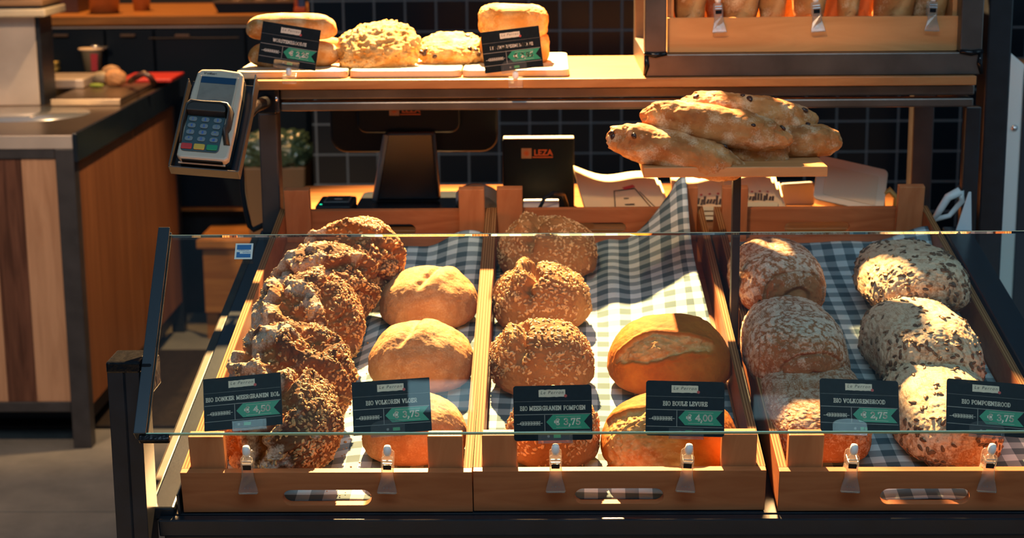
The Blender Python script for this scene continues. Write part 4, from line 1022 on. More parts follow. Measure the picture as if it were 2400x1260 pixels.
# ------------------------------------------------------------------ baguette rack and bread box
rk = Thing('bread_rack', (aty(1905, 150, 3.24).x, 3.4, ZS), 'dark steel baguette rack standing on the right end of the shelf', 'rack')
Yr = 3.235
r0, r1, r2, r3 = (aty(u, 100, Yr).x for u in (1511, 1562, 2251, 2303))
zb0, zb1 = ZS + 0.0006, zat(130, Yr)
rk.part(MB().box((r0, Yr, zb0), (r3, Yr + 0.04, zb1)), 'front_bar', M['rawsteel'], 0.002)
for a, b in ((r0, r1), (r2, r3)):
    rk.part(MB().box((a, Yr, zb1 + 0.0005), (b, Yr + 0.04, 1.62)), 'post', M['rawsteel'], 0.002)
    rk.part(MB().box((a, 3.60, zb0), (b, 3.64, 1.62)), 'post', M['rawsteel'], 0.002)
    rk.part(MB().box((a, Yr + 0.041, zb0), (b, 3.599, zb1)), 'side_bar', M['rawsteel'], 0.002)
    rk.part(MB().box((a, Yr, 1.621), (b, 3.64, 1.655)), 'side_bar', M['rawsteel'], 0.002)
    wl = MB(); cx = (a+b)/2; s_ = 1 if a == r0 else -1
    wl.tube([(a - 0.001, Yr - 0.001, zb1 + 0.002), (cx, Yr - 0.002, zb1 - 0.001), (b + 0.001, Yr - 0.001, zb1 + 0.002)], [0.004, 0.0055, 0.004], 8)
    wl.tube([(a if a == r0 else b, Yr - 0.001, zb0 + 0.002), (a + 0.004 if a == r0 else b - 0.004, Yr - 0.0015, (zb0+zb1)/2), (a + 0.003 if a == r0 else b - 0.003, Yr - 0.001, zb1)], [0.003, 0.0055, 0.004], 8)
    rk.part(wl, 'weld_seam', M['weld'])
for z in (1.42, 1.621): rk.part(MB().box((r1 + 0.0005, 3.605, z), (r2 - 0.0005, 3.63, z + 0.03)), 'back_bar', M['rawsteel'], 0.002)
xk0, xk1 = aty(1564, 85, 3.262).x, aty(2249, 85, 3.262).x
bxT = Thing('bread_box', ((xk0+xk1)/2, 3.4, zb1), 'light beech box without lid inside the steel rack, full of baguettes', 'bread box')
zk1 = zat(45, 3.262)
zq = zb1 + 0.0008
bxT.part(MB().prism([(p[0], p[1]) for p in rounded(xk0, zq, xk1, zk1, (0.008, 0.0005, 0.0005, 0.0005), 4)], 3.262, 3.274, 'y'), 'front_board', M['lightwood'], 0.001)
bxT.part(MB().box((xk0, 3.2745, zq), (xk0 + 0.012, 3.58, zk1 + 0.12)), 'side_panel', M['lightwood'])
bxT.part(MB().box((xk1 - 0.012, 3.2745, zq), (xk1, 3.58, zk1 + 0.12)), 'side_panel', M['lightwood'])
bxT.part(MB().box((xk0, 3.5805, zq), (xk1, 3.592, zk1 + 0.12)), 'back_board', M['lightwood'])
bxT.part(MB().box((xk0 + 0.0125, 3.2745, zq), (xk1 - 0.0125, 3.58, zq + 0.010)), 'base_panel', M['lightwood'])
BG = [(1612, 78, 3.32, 2, 0, 'baguette at left end of the bread box, leaning upright'), (1668, 52, 3.40, 3, 1, 'dark baguette behind the clip at left in the bread box'),
      (1745, 92, 3.32, -4, 2, 'thick brown baguette right of the leftmost clip in the bread box'), (1816, 66, 3.32, -2, 0, 'slim golden baguette between two thick ones in the bread box'),
      (1893, 80, 3.32, 1, 3, 'pale baguette behind the middle clip in the bread box'), (1948, 60, 3.42, 0, 4, 'dark baguette in the back row right of the middle clip'),
      (1987, 56, 3.32, 0, 5, 'seeded looking baguette near the middle right of the bread box'), (2030, 52, 3.41, -3, 6, 'brown baguette in the back row, fourth from the right'),
      (1640, 60, 3.49, 1, 9, 'light-blocking baguette added at the very back of the bread box, left end'), (1785, 60, 3.49, -1, 10, 'light-blocking baguette added at the back of the bread box, behind the thick brown one'), (1852, 60, 3.49, 1, 11, 'light-blocking baguette added at the back of the bread box, behind the pale one'),  # very back row added to close gaps and block the bread spot
      (2068, 60, 3.49, 0, 12, 'light-blocking baguette added at the back of the bread box, behind the split one'), (2150, 60, 3.49, 0, 13, 'light-blocking baguette added at the very back of the bread box, right end'),
      (2102, 100, 3.32, -3, 7, 'thick pale baguette with a split crust, second from the right'), (2192, 92, 3.33, -6, 8, 'brown baguette at right end of bread box behind the clip')]
for (u, w, Y, tl_, sd_, lab) in BG:
    x = aty(u, 38, Y).x; r = w*3.45/F_PX/2; L = 0.190
    s, p, fa = blob(r, L, r*0.95, 70 + sd_, 6, (0.85, 0.55, 0.85), 0.95, 0.05, 1.5, 0.012, 8)
    off = 70 + sd_*3.1; q_ = p/r; sl = np.exp(-((s[:, 0] + 0.9*np.sin(p[:, 1]*22) * 0.5 - 0.1)/0.25)**2)*ss(0.1, 0.5, s[:, 2])
    p = p*(1 - 0.06*sl)[:, None]; p[:, 2] -= p[:, 2].mean()
    mw = Matrix.Translation((x, Y, zq + 0.0155 + L)) @ Matrix.Rotation(math.radians(tl_), 4, 'Y') @ Matrix.Rotation(PI/2 - math.radians(7 if Y < 3.38 else 3), 4, 'X')
    mw = Matrix.Translation((x, Y, zq + 0.012 + L + 0.006)) @ Matrix.Rotation(math.radians(-tl_), 4, 'Y') @ Matrix.Rotation(PI/2, 4, 'X')
    loaf('baguette', p, fa, M['baguette'], mw, lab, 'bread', 'baguettes in the bread box', {'tear': np.clip(sl*0.8, 0, 1), 'flour': np.clip(0.2 + 0.6*fbm(q_*1.2 + off, 3), 0, 1)})
for k, (u, lab) in enumerate(((1684, 'leftmost clear clip on the front of the baguette box'), (1914, 'middle clear clip on the front of the baguette box'), (2184, 'rightmost clear clip on the front of the baguette box'))):
    p_ = aty(u, 45, 3.262)
    sign_clip(Matrix.Translation((p_.x, 3.262, zk1)) @ Matrix.Rotation(math.radians((-3, -5, 2)[k]), 4, 'Y'), lab)

# ------------------------------------------------------------------ fruit loaves on the pedestal board
Yp = 2.77
pd0, pd1 = aty(1508, 402, Yp), aty(1940, 402, Yp)
ztop = zat(391, Yp, 1720); zbot = zat(415, Yp, 1720)
pt = Thing('pedestal_board', ((pd0.x + pd1.x)/2, Yp + 0.08, ztop), 'small beech board on a slim steel post between middle and right crates', 'display board')
pt.part(MB().box((pd0.x, Yp, zbot), (pd1.x, Yp + 0.155, ztop)), 'board', M['lightwood'], 0.0015)
gpx = aty(1697, 560, 2.80)
gx = (TINV @ Vector((gpx.x, 2.80, 0.85))).x
q0 = TRAY @ Vector(((CX[1] + CW + CX[2])/2 - 0.0, 0.52, 0)); 
pt.part(MB().box((q0.x - 0.0065, q0.y - 0.010, q0.z - 0.001), (q0.x + 0.0065, q0.y + 0.010, zbot - 0.0005)), 'post', M['black'], 0.001)
g = 'fruit loaves on the pedestal board'
FL = [('fruit_loaf', 0.072, 0.032, 0.030, 81, 1870, 327, Yp + 0.115, 0, 'fruit loaf end showing at right, under the upper back loaf', 4),
      ('fruit_loaf', 0.072, 0.030, 0.028, 82, 1748, 352, Yp + 0.085, 3, 'darker fruit loaf lying in the middle of the board, underneath others', 3),
      ('fruit_loaf', 0.111, 0.036, 0.036, 83, 1582, 352, Yp + 0.040, 14, 'lumpy fruit loaf at lower left, overhanging the board edge', 6),
      ('fruit_loaf', 0.120, 0.036, 0.035, 84, 1676, 290, Yp + 0.070, 9, 'smooth golden fruit loaf lying on top at the front', 3),
      ('fruit_loaf', 0.112, 0.036, 0.034, 85, 1752, 262, Yp + 0.135, 7, 'fruit loaf lying at the top back with dark fruit showing', 5)]
for (nm_, a, b, c, sd_, u, v, Y, ry, lab, nr) in FL:
    pastry(nm_, M['stollen'], a, b, c, sd_, u, v, Y, lab, g, (0.66, 0.85, 0.85), 0.8, 0.07, 0.012, 5, rz=-8 if sd_ in (83, 84) else 2, ry=ry, extra=(nr, 0.0058, M['raisin'], 'raisins'), sub=7, flour=0.30)
# ------------------------------------------------------------------ payment terminal on its mount
Yt = 2.80
tc_ = aty(497, 268, Yt)
lean = math.radians(-40)
TM = Matrix.Translation(tc_) @ Matrix.Rotation(math.radians(7.5), 4, 'Y') @ Matrix.Rotation(lean, 4, 'X') @ Matrix.Rotation(math.radians(-5), 4, 'Z')
# local frame: x right, z up along the device, -y out of its face
tm = Thing('terminal_mount', None, 'dark sheet metal tray holding the card terminal at left end of shelf', 'mount', None, TM)
tm.part(MB().box((-.052, .030, -.094), (.056, .0325, .080)), 'plate', M['rail'], 0.0008, local=True)
tm.part(MB().box((-.0545, .008, -.094), (-.0522, .0325, .070)), 'side_lip', M['rawsteel'], 0.0006, local=True)
lp = MB().prism([(.012, -.094), (.0325, -.094), (.0325, .080), (-.004, .080), (.004, .045), (.014, .025)], .0562, .0585, 'x'); tm.part(lp, 'side_lip', M['rawsteel'], 0.0006, local=True)
tm.part(MB().box((-.0545, .010, -.0965), (.0585, .0325, -.0942)), 'bottom_lip', M['rawsteel'], 0.0006, local=True)
arm = MB(); a0 = TM @ Vector((.02, .036, .02)); a1 = aty(628, 236, 3.236)
arm.tube([a0, a0 + Vector((0.01, 0.06, -0.01)), a0.lerp(a1, 0.6), a1 + Vector((0, -0.01, 0))], 0.011, 12)
tm.part(arm, 'arm', M['weld'])
tm.part(MB().cbox(tuple(a1 + Vector((-0.002, -0.006, 0))), (0.035, 0.008, 0.045)), 'arm_flange', M['weld'], 0.002)
tl = Thing('payment_terminal', None, 'silver card payment terminal with screen and shielded keypad, tilted at left', 'payment terminal', None, TM)
def bodyshape(s=1.0):
    return [(-.037*s, -.086), (.037*s, -.086), (.042*s, -.080), (.0425*s, -.030), (.041*s, .040), (.038*s, .076), (.033*s, .083), (0, .0855), (-.033*s, .083), (-.038*s, .076), (-.041*s, .040), (-.0425*s, -.030), (-.042*s, -.080)]
tl.part(MB().prism(bodyshape(1.0), .0125, .027, 'y'), 'base', M['plasticblack'], 0.003, local=True)
tl.part(MB().prism(bodyshape(0.99), -.004, .012, 'y'), 'body', M['plasticgrey'], 0.004, local=True, seg=3)
scr = tl.part(MB().box((-.0285, -.0052, .004), (.0285, -.0041, .068)), 'screen', plain('lcd_grey', (0.20, 0.18, 0.15), 0.25, 0, 0.6, 0.12, 60), local=True)
tl.part(MB().box((-.0282, -.0056, .0555), (.0282, -.0053, .0678)), 'screen_header', plain('lcd_blue', (0.008, 0.045, 0.10), 0.3), local=True, parent=scr)
for x in (-.0305, .0300): tl.part(MB().box((x, -.0062, .003), (x + .0018, -.0041, .069)), 'screen_bezel', M['plasticgrey'], 0.0005, local=True)
fontobj('maker_lettering', 'Verifone', 0.0062, M['print_ink'], tl.o, (-.016, -.0045, .0725), shear=0.15, offset=0.0002)
fontobj('model_lettering', 'VX 680', 0.0036, M['print_grey'], tl.o, (.024, -.0045, .0735))
kp = tl.part(MB().prism(rounded(-.037, -.074, .0245, .004, 0.006, 5), -.0062, -.0041, 'y'), 'keypad', plain('keypad_blue_grey', (0.03, 0.065, 0.080), 0.4), 0.0008, local=True)
kmat = plain('grey_key', (0.16, 0.19, 0.20), 0.4); kink = plain('key_print_blue', (0.02, 0.09, 0.38), 0.4)
digits = ('1', '2', '3', '4', '5', '6', '7', '8', '9', '*', '0', '#')
for r in range(4):
    for c_ in range(3):
        x, z = -.0265 + c_*.0200, -.0155 - r*.0122
        k_ = tl.part(MB().prism(rounded(x - .0065, z - .0042, x + .0065, z + .0042, .0036, 4), -.0082, -.0063, 'y'), 'key', kmat, 0.0006, local=True, parent=kp)
        fontobj('key_digit', digits[r*3 + c_], 0.0068, kink, k_, (x, -.0085, z - .0022), offset=0.0002)
for c_, (nm_, col) in enumerate((('red', (0.50, 0.03, 0.03)), ('yellow', (0.60, 0.36, 0.05)), ('green', (0.01, 0.22, 0.10)))):
    x = -.0275 + c_*.0205
    tl.part(MB().prism(rounded(x - .0088, -.0712, x + .0088, -.0612, .0020, 3), -.0086, -.0063, 'y'), 'key', plain(nm_ + '_key', col, 0.4), 0.0008, local=True, parent=kp, label=nm_ + ' key')
shd = MB()
inner = [(-.0375, -.060), (-.0385, -.030), (-.0360, .000), (-.030, .0062), (-.010, .0050), (.010, .0060), (.022, .0045), (.0262, -.004), (.0265, -.028), (.0235, -.036), (.0300, -.058)]
hts = [.006, .013, .019, .021, .021, .021, .021, .020, .016, .017, .006]
vs = []; 
for (x, z), h in zip(inner, hts): vs += [(x, -.0040, z), (x + (.004 if x > 0 else -.001), -.004 - h, z + (.002 if z > -.01 else 0)), (x + (.0060 if x > 0 else -.0030), -.004 - h, z + (.004 if z > -.01 else 0)), (x + (.0105 if x > 0 else -.0035), -.0040, z + (.006 if z > -.01 else 0))]
fs = []
for i in range(len(inner) - 1):
    for k in range(4): fs.append((i*4 + k, i*4 + (k+1) % 4, (i+1)*4 + (k+1) % 4, (i+1)*4 + k))
fs += [(0, 1, 2, 3), tuple((len(inner)-1)*4 + k for k in (3, 2, 1, 0))]
shd.add(vs, fs, 0, True); tl.part(shd, 'keypad_shroud', plain('shroud_brown_black', (0.022, 0.018, 0.015), 0.45), local=True)
tl.part(MB().prism(rounded(-.0365, -.0085, .0265, .0070, (.002, .011, .011, .002), 5), -.0235, -.0045, 'y'), 'keypad_hood', bpy.data.materials['shroud_brown_black'], .0015, local=True)
tl.part(MB().box((-.033, -.0005, -.0878), (.033, .0075, -.0862)), 'card_slot', M['weld'], 0.0006, local=True)
tl.part(MB().box((-.040, .0085, -.0885), (.036, .012, -.0855)), 'front_lip', M['plasticgrey'], 0.001, local=True)

# ------------------------------------------------------------------ worktop behind the crates and what stands on it
ZW = 0.905
wt = Thing('back_worktop', (0.1, 3.6, 0), 'orange wooden worktop behind the crates with the till on it', 'worktop')
wx0, wx1 = aty(652, 465, 3.5).x, aty(2128, 465, 3.6).x
wt.part(MB().box((wx0, 3.37, ZW - 0.03), (wx1, 3.90, ZW)), 'board', M['worktop'], 0.002)
for x in (wx0 + 0.05, wx1 - 0.09):
    for y in (3.40, 3.84): wt.part(MB().box((x, y, 0), (x + 0.04, y + 0.04, ZW - 0.0305)), 'leg', M['black'])

def on(u, v): return atz(u, v, ZW)
# till screen seen from behind
Ym = 3.66
pm = Thing('till_monitor', (aty(955, 470, Ym).x, Ym + 0.02, ZW), 'black till monitor seen from behind on a broad stand under the shelf', 'monitor')
def P(u, v, y): q = aty(u, v, y); return q
m0, m1 = P(775, 358, Ym), P(1168, 358, Ym)
ztopm = ZW + 0.30
pm.part(MB().prism(rounded(m0.x, m0.z, m1.x, ztopm + 0.02, (0.035, 0.01, 0.01, 0.035), 6), Ym, Ym + 0.03, 'y'), 'screen_shell', M['plasticblack'], 0.006, seg=3)
c0, c1 = P(838, 312, Ym - 0.03), P(1078, 258, Ym - 0.03)
pm.part(MB().prism(rounded(c0.x, c0.z, c1.x, ztopm + 0.01, (0.02, 0.01, 0.01, 0.02), 5), Ym - 0.035, Ym - 0.0005, 'y'), 'rear_housing', M['plasticblack'], 0.006, seg=3)
k0, k1 = P(880, 470, Ym - 0.03), P(1035, 470, Ym - 0.03)
k2, k3 = P(905, 300, Ym - 0.03), P(1022, 300, Ym - 0.03)
pm.part(MB().prism([(k0.x, ZW + 0.016), (k1.x, ZW + 0.016), (k3.x, k2.z - 0.002), (k2.x, k2.z - 0.002)], Ym - 0.06, Ym - 0.036, 'y'), 'stand_column', M['rail'], 0.009, seg=4)
pm.part(MB().tube([(k0.x + 0.002, Ym - 0.064, ZW + 0.02), (k2.x + 0.002, Ym - 0.064, k2.z - 0.01)], 0.006, 10), 'column_sheen', plain('sheen_blue', (0.22, 0.33, 0.40), 0.35, 0.0))  # pale blue tube painted in as the sheen on the column edge
b0, b1 = P(835, 484, Ym - 0.09), P(1078, 484, Ym - 0.09)
pm.part(MB().prism(rounded(b0.x, Ym - 0.26, b1.x, Ym + 0.07, 0.02, 5), ZW + 0.001, ZW + 0.015, 'z'), 'stand_base', M['rail'], 0.004)
def leza(th, x, y, z, s, parent):
    """square mark and orange lettering on a black case"""
    sq = th.part(MB().box((x, y - 0.0006, z), (x + s, y, z + s)), 'maker_mark', plain('mark_tan', (0.42, 0.24, 0.14), 0.5), parent=parent)
    st_ = MB()
    for k in range(4):
        a = PI*k/4; d = Vector((math.cos(a), 0, math.sin(a)))*s*0.33; n = Vector((-math.sin(a), 0, math.cos(a)))*s*0.05; c = Vector((x + s/2, y - 0.0009, z + s/2))
        st_.add([c - d - n, c + d - n, c + d + n, c - d + n], [(0, 1, 2, 3)])
    th.part(st_, 'mark_star', M['stickerorange'], parent=parent)
    o = fontobj('maker_lettering', 'LEZA', s*0.80, M['stickerorange'], None, (0, 0, 0), offset=0.0004)
    o.parent = parent; o.location = Vector((x + s*2.15, y - 0.0008, z + s*0.30)) - th.mw.translation
    u = MB().box((x + s*1.08, y - 0.0008, z + s*0.06), (x + s*3.1, y - 0.0004, z + s*0.16)); th.part(u, 'maker_underline', M['stickerorange'], parent=parent)
lzp = P(912, 271, Ym - 0.037); hs = [c for c in pm.o.children if c.name.startswith('rear_housing')][0]
leza(pm, lzp.x, Ym - 0.0356, lzp.z, 0.021, hs)
# small customer display
Yd = 3.60
cd0, cd1 = P(1179, 484, Yd), P(1346, 326, Yd)
cd = Thing('customer_display', ((cd0.x + cd1.x)/2, Yd + 0.02, ZW), 'small black customer display case with orange lettering on its back', 'display')
cs = cd.part(MB().box((cd0.x, Yd, ZW + 0.001), (cd1.x, Yd + 0.035, cd1.z)), 'case', M['plasticblack'], 0.003)
cd.part(MB().box((cd0.x + 0.002, Yd - 0.001, cd1.z + 0.0004), (cd1.x - 0.001, Yd + 0.033, cd1.z + 0.003)), 'lit_top_edge', plain('lit_edge_tone', (0.42, 0.36, 0.29), 0.5), 0.0008)  # pale strip, light on the case top put into its colour
l = P(1222, 371, Yd); leza(cd, l.x, Yd - 0.0002, l.z, 0.021, cs)
# card reader with a green light
r_a, r_b = on(738, 484), on(800, 487)
cr = Thing('card_reader', (aty(785, 470, 3.52).x, 3.52, ZW), 'low black reader box with a tiny green light left of the till stand', 'reader')
c_ = aty(785, 466, 3.50); 
cr.part(MB().cbox((c_.x, 3.52, ZW + 0.0165), (0.072, 0.115, 0.031)), 'case', M['plasticblack'], 0.004)
cr.part(MB().cbox((c_.x + 0.002, 3.535, ZW + 0.0325), (0.052, 0.070, 0.0012)), 'top_frame', plain('worn_grey_frame', (0.16, 0.19, 0.19), 0.3), 0.0003)
cr.part(MB().cbox((c_.x + 0.002, 3.535, ZW + 0.0336), (0.045, 0.062, 0.0012)), 'top_panel', M['rail'], 0.0003)
cr.part(MB().ball((c_.x - 0.026, 3.478, ZW + 0.0322), (0.003, 0.003, 0.0012)), 'light', plain('green_led', (0.0, 0.4, 0.2), 0.4, emit=((0.02, 0.9, 0.45), 1.2)))
cr.part(MB().ball((c_.x + 0.003, 3.53, ZW + 0.0342), (0.009, 0.006, 0.0008)), 'mark', plain('mark_grey', (0.5, 0.5, 0.5), 0.4))
# tape rolls
rl = aty(1125, 440, 3.50)
def ring(name, x, y, z, R_, r_, w_, rot, mat, label):
    m = MB().lathe([(r_, -w_/2), (R_, -w_/2), (R_, w_/2), (r_, w_/2), (r_, -w_/2)], 36)
    o = m.build(name, mat); o.matrix_world = Matrix.Translation((x, y, z)) @ rot; return tag(o, label, 'tape roll', 'tape rolls behind the crates')
ring('tape_roll', rl.x, 3.50, ZW + 0.030, 0.045, 0.040, 0.025, Matrix.Rotation(0.25, 4, 'Y') @ Matrix.Rotation(0.5, 4, 'X'), plain('tan_tape', (0.36, 0.24, 0.13), 0.4), 'tan ring of packing tape behind the posts between left and middle crate')
ring('tape_roll', rl.x - 0.012, 3.56, ZW + 0.028, 0.040, 0.030, 0.02, Matrix.Rotation(0.45, 4, 'X'), plain('pale_tape', (0.55, 0.60, 0.60), 0.4), 'pale tape ring lying under the tan ring behind the crate posts')
# receipt slip and cable
sl = MB(); a = on(1228, 478)
pr_ = MB().box((aty(1226, 470, 3.46).x, 3.44, ZW + 0.001), (aty(1310, 470, 3.46).x, 3.54, ZW + 0.030))
tag(pr_.build('receipt_stack', M['whitepaper'], None, 0.002), 'stack of white slips in front of the small customer display', 'paper')
q1 = aty(1268, 470, 3.43)
cab = MB().tube([(q1.x - 0.006, 3.425, ZW + 0.004), (q1.x - 0.004, 3.425, ZW + 0.030), (q1.x + 0.006, 3.43, ZW + 0.050), (q1.x + 0.024, 3.45, ZW + 0.058), (q1.x + 0.045, 3.50, ZW + 0.046), (q1.x + 0.055, 3.56, ZW + 0.004)], 0.0042, 8)
tag(cab.build('cable', M['plasticblack']), 'black cable looping over the white slips by the display', 'cable')
# paper bags
def bag(u0, u1, Y, z, h, label, print_=0, curl=0.0, tilt=0.0, n=3):
    a, b = aty(u0, 460, Y).x, aty(u1, 460, Y).x
    t = Thing('paper_bag_stack', ((a+b)/2, Y + 0.08, z), label, 'paper bags', 'paper bag stacks on the worktop')
    m = MB(); NX, NY = 14, 10
    for k in range(n):
        vs = []
        for j in range(NY+1):
            for i in range(NX+1):
                s, q = i/NX, j/NY
                x = a + (b-a)*s - 0.022*q*(1 if curl else 0)
                y = Y + 0.155*q - 0.004*k
                zz = z + 0.004 + 0.010*k + h*q**1.3 + curl*(max(0, 0.5-s)**2)*2.5*q + 0.004*math.sin(7*s + k)*q
                vs.append((x - 0.008*k, y, zz))
        for th in (0, 0.0035):
            pass
        fs = [(j*(NX+1)+i, j*(NX+1)+i+1, (j+1)*(NX+1)+i+1, (j+1)*(NX+1)+i) for j in range(NY) for i in range(NX)]
        N0 = len(vs); vs2 = vs + [(p[0], p[1], p[2] + 0.008) for p in vs]
        fs2 = fs + [tuple(q + N0 for q in f) for f in fs]
        def idx(i, j): return j*(NX+1) + i
        rim = [idx(i, 0) for i in range(NX)] + [idx(NX, j) for j in range(NY)] + [idx(i, NY) for i in range(NX, 0, -1)] + [idx(0, j) for j in range(NY, 0, -1)]
        for p, q in zip(rim, rim[1:] + rim[:1]): fs2.append((p, q, q + N0, p + N0))
        m.add(vs2, fs2)
    t.part(m, 'bag', M['paper'])
    # printed mark on the top bag
    def pt(s, q, up):
        k = n-1; x = a + (b-a)*s - 0.022*q*(1 if curl else 0) - 0.008*k; y = Y + 0.155*q - 0.004*k
        zz = z + 0.004 + 0.010*k + h*q**1.3 + curl*(max(0, 0.5-s)**2)*2.5*q + 0.004*math.sin(7*s + k)*q + 0.008 + up
        return (x, y, zz)
    pm_ = MB(); rd = MB()
    def stroke(mb, p0, p1, w_, up=0.0012):
        d = Vector((p1[0]-p0[0], p1[1]-p0[1])); nn = Vector((-d.y, d.x)).normalized()*w_
        q = [(p0[0]-nn.x, p0[1]-nn.y), (p1[0]-nn.x, p1[1]-nn.y), (p1[0]+nn.x, p1[1]+nn.y), (p0[0]+nn.x, p0[1]+nn.y)]
        mb.add([pt(c[0], c[1], up) for c in q], [(0, 1, 2, 3)])
    if print_ == 1:
        stroke(pm_, (.44, .56), (.36, .02), .006); stroke(pm_, (.70, .58), (.80, .02), .006); stroke(pm_, (.44, .56), (.70, .58), .010); stroke(pm_, (.74, .50), (.85, .05), .005)
        stroke(pm_, (.52, .34), (.58, .33), .014); stroke(pm_, (.50, .14), (.62, .15), .020); stroke(rd, (.56, .60), (.70, .64), .035, .0016)
    else:
        rr2 = random.Random(print_)
        for k in range(16):
            s = .04 + .92*k/16; stroke(pm_, (s, .04 + .06*rr2.random()), (s + .05, .20 + .12*rr2.random()), .022)
        for k in range(5): stroke(rd, (.2 + .16*k, .34), (.24 + .16*k, .36), .02, .0016)
    t.part(pm_, 'printed_mark', M['print_ink']); t.part(rd, 'red_print', M['print_red'])
bag(1392, 1585, 3.42, ZW, 0.046, 'stack of cream paper bags with a curled corner behind the middle crate', 1, 0.02)
bag(1600, 1725, 3.44, ZW, 0.052, 'cream printed paper bags behind the pedestal post', 5, 0.0)
bag(1735, 1850, 3.43, ZW, 0.040, 'cream bags with dark print behind the right crate, left part', 9, 0.0, n=4)
# clear tub of something pale
tb = Thing('plastic_tub', (aty(1990, 480, 3.50).x, 3.5, ZW), 'tilted translucent plastic tub with a lid behind the right crate', 'plastic tub')
tbm = Matrix.Translation(aty(1994, 432, 3.50)) @ Matrix.Rotation(math.radians(13), 4, 'Y') @ Matrix.Rotation(math.radians(-34), 4, 'X')
M['tub'] = plain('frosted_plastic', (0.60, 0.46, 0.31), 0.3, 0, 0.5)
M['tublid'] = plain('frosted_lid', (0.64, 0.52, 0.38), 0.35, 0, 0.5)
tb.part(MB().prism(rounded(-.062, -.040, .062, .040, .008, 4), .004, .042, 'y'), 'body', M['tub'], 0.003, frame=tbm)
tb.part(MB().prism(rounded(-.072, -.049, .072, .049, .010, 4), -.002, .0035, 'y'), 'lid', M['tublid'], 0.0015, frame=tbm)
tb.part(MB().prism(rounded(-.054, -.036, .054, .030, .004, 4), -.0035, -.0022, 'y'), 'lid_panel', M['tub'], 0.001, frame=tbm)
bgc = aty(1868, 455, 3.62)
wb = MB().prism([(bgc.x - 0.035, ZW + 0.001), (bgc.x + 0.035, ZW + 0.001), (bgc.x + 0.030, bgc.z + 0.030), (bgc.x - 0.038, bgc.z + 0.026)], 3.60, 3.612, 'y')
tag(wb.build('paper_bag', plain('grey_paper', (0.24, 0.24, 0.23), 0.7), None, 0.006), 'white folded paper bag standing left of the plastic tub', 'paper bag')
q = aty(2084, 465, 3.50)
yb = MB().tube([(q.x - 0.012, 3.50, ZW + 0.002), (q.x - 0.014, 3.50, ZW + 0.040), (q.x, 3.50, ZW + 0.052), (q.x + 0.014, 3.50, ZW + 0.036), (q.x + 0.012, 3.50, ZW + 0.002)], 0.006, 8)
tag(yb.build('ochre_loop', plain('ochre_plastic', (0.48, 0.27, 0.06), 0.4)), 'small ochre plastic loop between plastic tub and crate post', 'loop')

# white plastic scoop handle and sheet against the column
wq = [aty(u, v, 3.335) for u, v in ((2188, 515), (2225, 505), (2255, 470), (2250, 448), (2222, 462), (2190, 510))]
sc = Thing('loop_handle', wq[0], 'white plastic loop handle beside the black column behind the right crate', 'handle')
sc.part(MB().tube([wq[0], wq[0].lerp(wq[4], .5), wq[4], wq[3]], [0.005, 0.007, 0.008, 0.009], 10).tube([wq[0], wq[1], wq[2], wq[3]], [0.005, 0.005, 0.006, 0.008], 10), 'loop', plain('white_plastic', (0.62, 0.68, 0.68), 0.4))
sc.part(MB().tube([aty(2222, 462, 3.36), aty(2276, 415, 3.36)], 0.004, 8), 'stem', M['darksteel'])
sc.part(MB().tube([aty(2244, 466, 3.350), aty(2264, 440, 3.350)], [0.010, 0.007], 10), 'grip', plain('cream_plastic', (0.50, 0.46, 0.34), 0.45))
sh_ = [aty(u, v, 3.30) for u, v in ((2205, 640), (2280, 640), (2278, 448))]
ps = MB().prism([(sh_[0].x, sh_[0].z), (sh_[1].x - 0.003, sh_[1].z), (sh_[2].x - 0.003, sh_[2].z), (sh_[2].x - 0.008, sh_[2].z)], 3.292, 3.296, 'y')
tag(ps.build('plastic_sheet', plain('blue_white_plastic', (0.56, 0.66, 0.70), 0.35), None, 0.0008), 'tapering pale blue plastic sheet leaning on the column beside right crate', 'sheet')

# ------------------------------------------------------------------ prep counter at left
ZC = 0.90
cx = -1.300
cr_ = Thing('prep_counter', (-1.9, 5.5, 0), 'prep counter with steel top, sink and wood plank sides at left', 'counter')
YF, YB = 4.79, 6.18
xl_ = -2.7
q0 = atz(205, 268, ZC); qf, qb = atz(60, 286, ZC).y, atz(60, 250, ZC).y
scx, scy, srx, sry = atz(55, 268, ZC).x, (qf + qb)/2, q0.x - atz(55, 268, ZC).x, (qf - qb)/2 if qf > qb else (qb - qf)/2
# top with an elliptical sink opening
topm = MB(); n = 48
inn = [(scx + srx*math.cos(2*PI*k/n), scy + sry*math.sin(2*PI*k/n)) for k in range(n)]
X0, X1, Y0, Y1 = xl_, cx - 0.0005, YF, YB
out = []
for (x, y) in inn:
    dx, dy = x - scx, y - scy
    t = min(((X1-scx)/dx if dx > 1e-9 else (X0-scx)/dx if dx < -1e-9 else 1e9), ((Y1-scy)/dy if dy > 1e-9 else (Y0-scy)/dy if dy < -1e-9 else 1e9)); out.append([scx + dx*t, scy + dy*t])
for c in ((X0, Y0), (X1, Y0), (X1, Y1), (X0, Y1)):
    k = min(range(n), key=lambda i: (out[i][0]-c[0])**2 + (out[i][1]-c[1])**2); out[k] = list(c)
vs = []
for z in (ZC, ZC - 0.035): vs += [(p[0], p[1], z) for p in inn] + [(p[0], p[1], z) for p in out]
fs = []
for i in range(n):
    j = (i+1) % n
    fs += [(i, j, n+j, n+i), (2*n+i, 3*n+i, 3*n+j, 2*n+j), (n+i, n+j, 3*n+j, 3*n+i), (i, 2*n+i, 2*n+j, j)]
topm.add(vs, fs)
M['ctop'] = plain('dull_steel_top', (0.22, 0.16, 0.115), 0.30, 0.85, 0.5, 0.15, 6)
cr_.part(topm, 'steel_top', M['ctop'])
cr_.part(MB().box((xl_, YF - 0.004, ZC - 0.038), (cx - 0.001, YF - 0.0005, ZC - 0.001)), 'front_edge', M['steel'], 0.001)
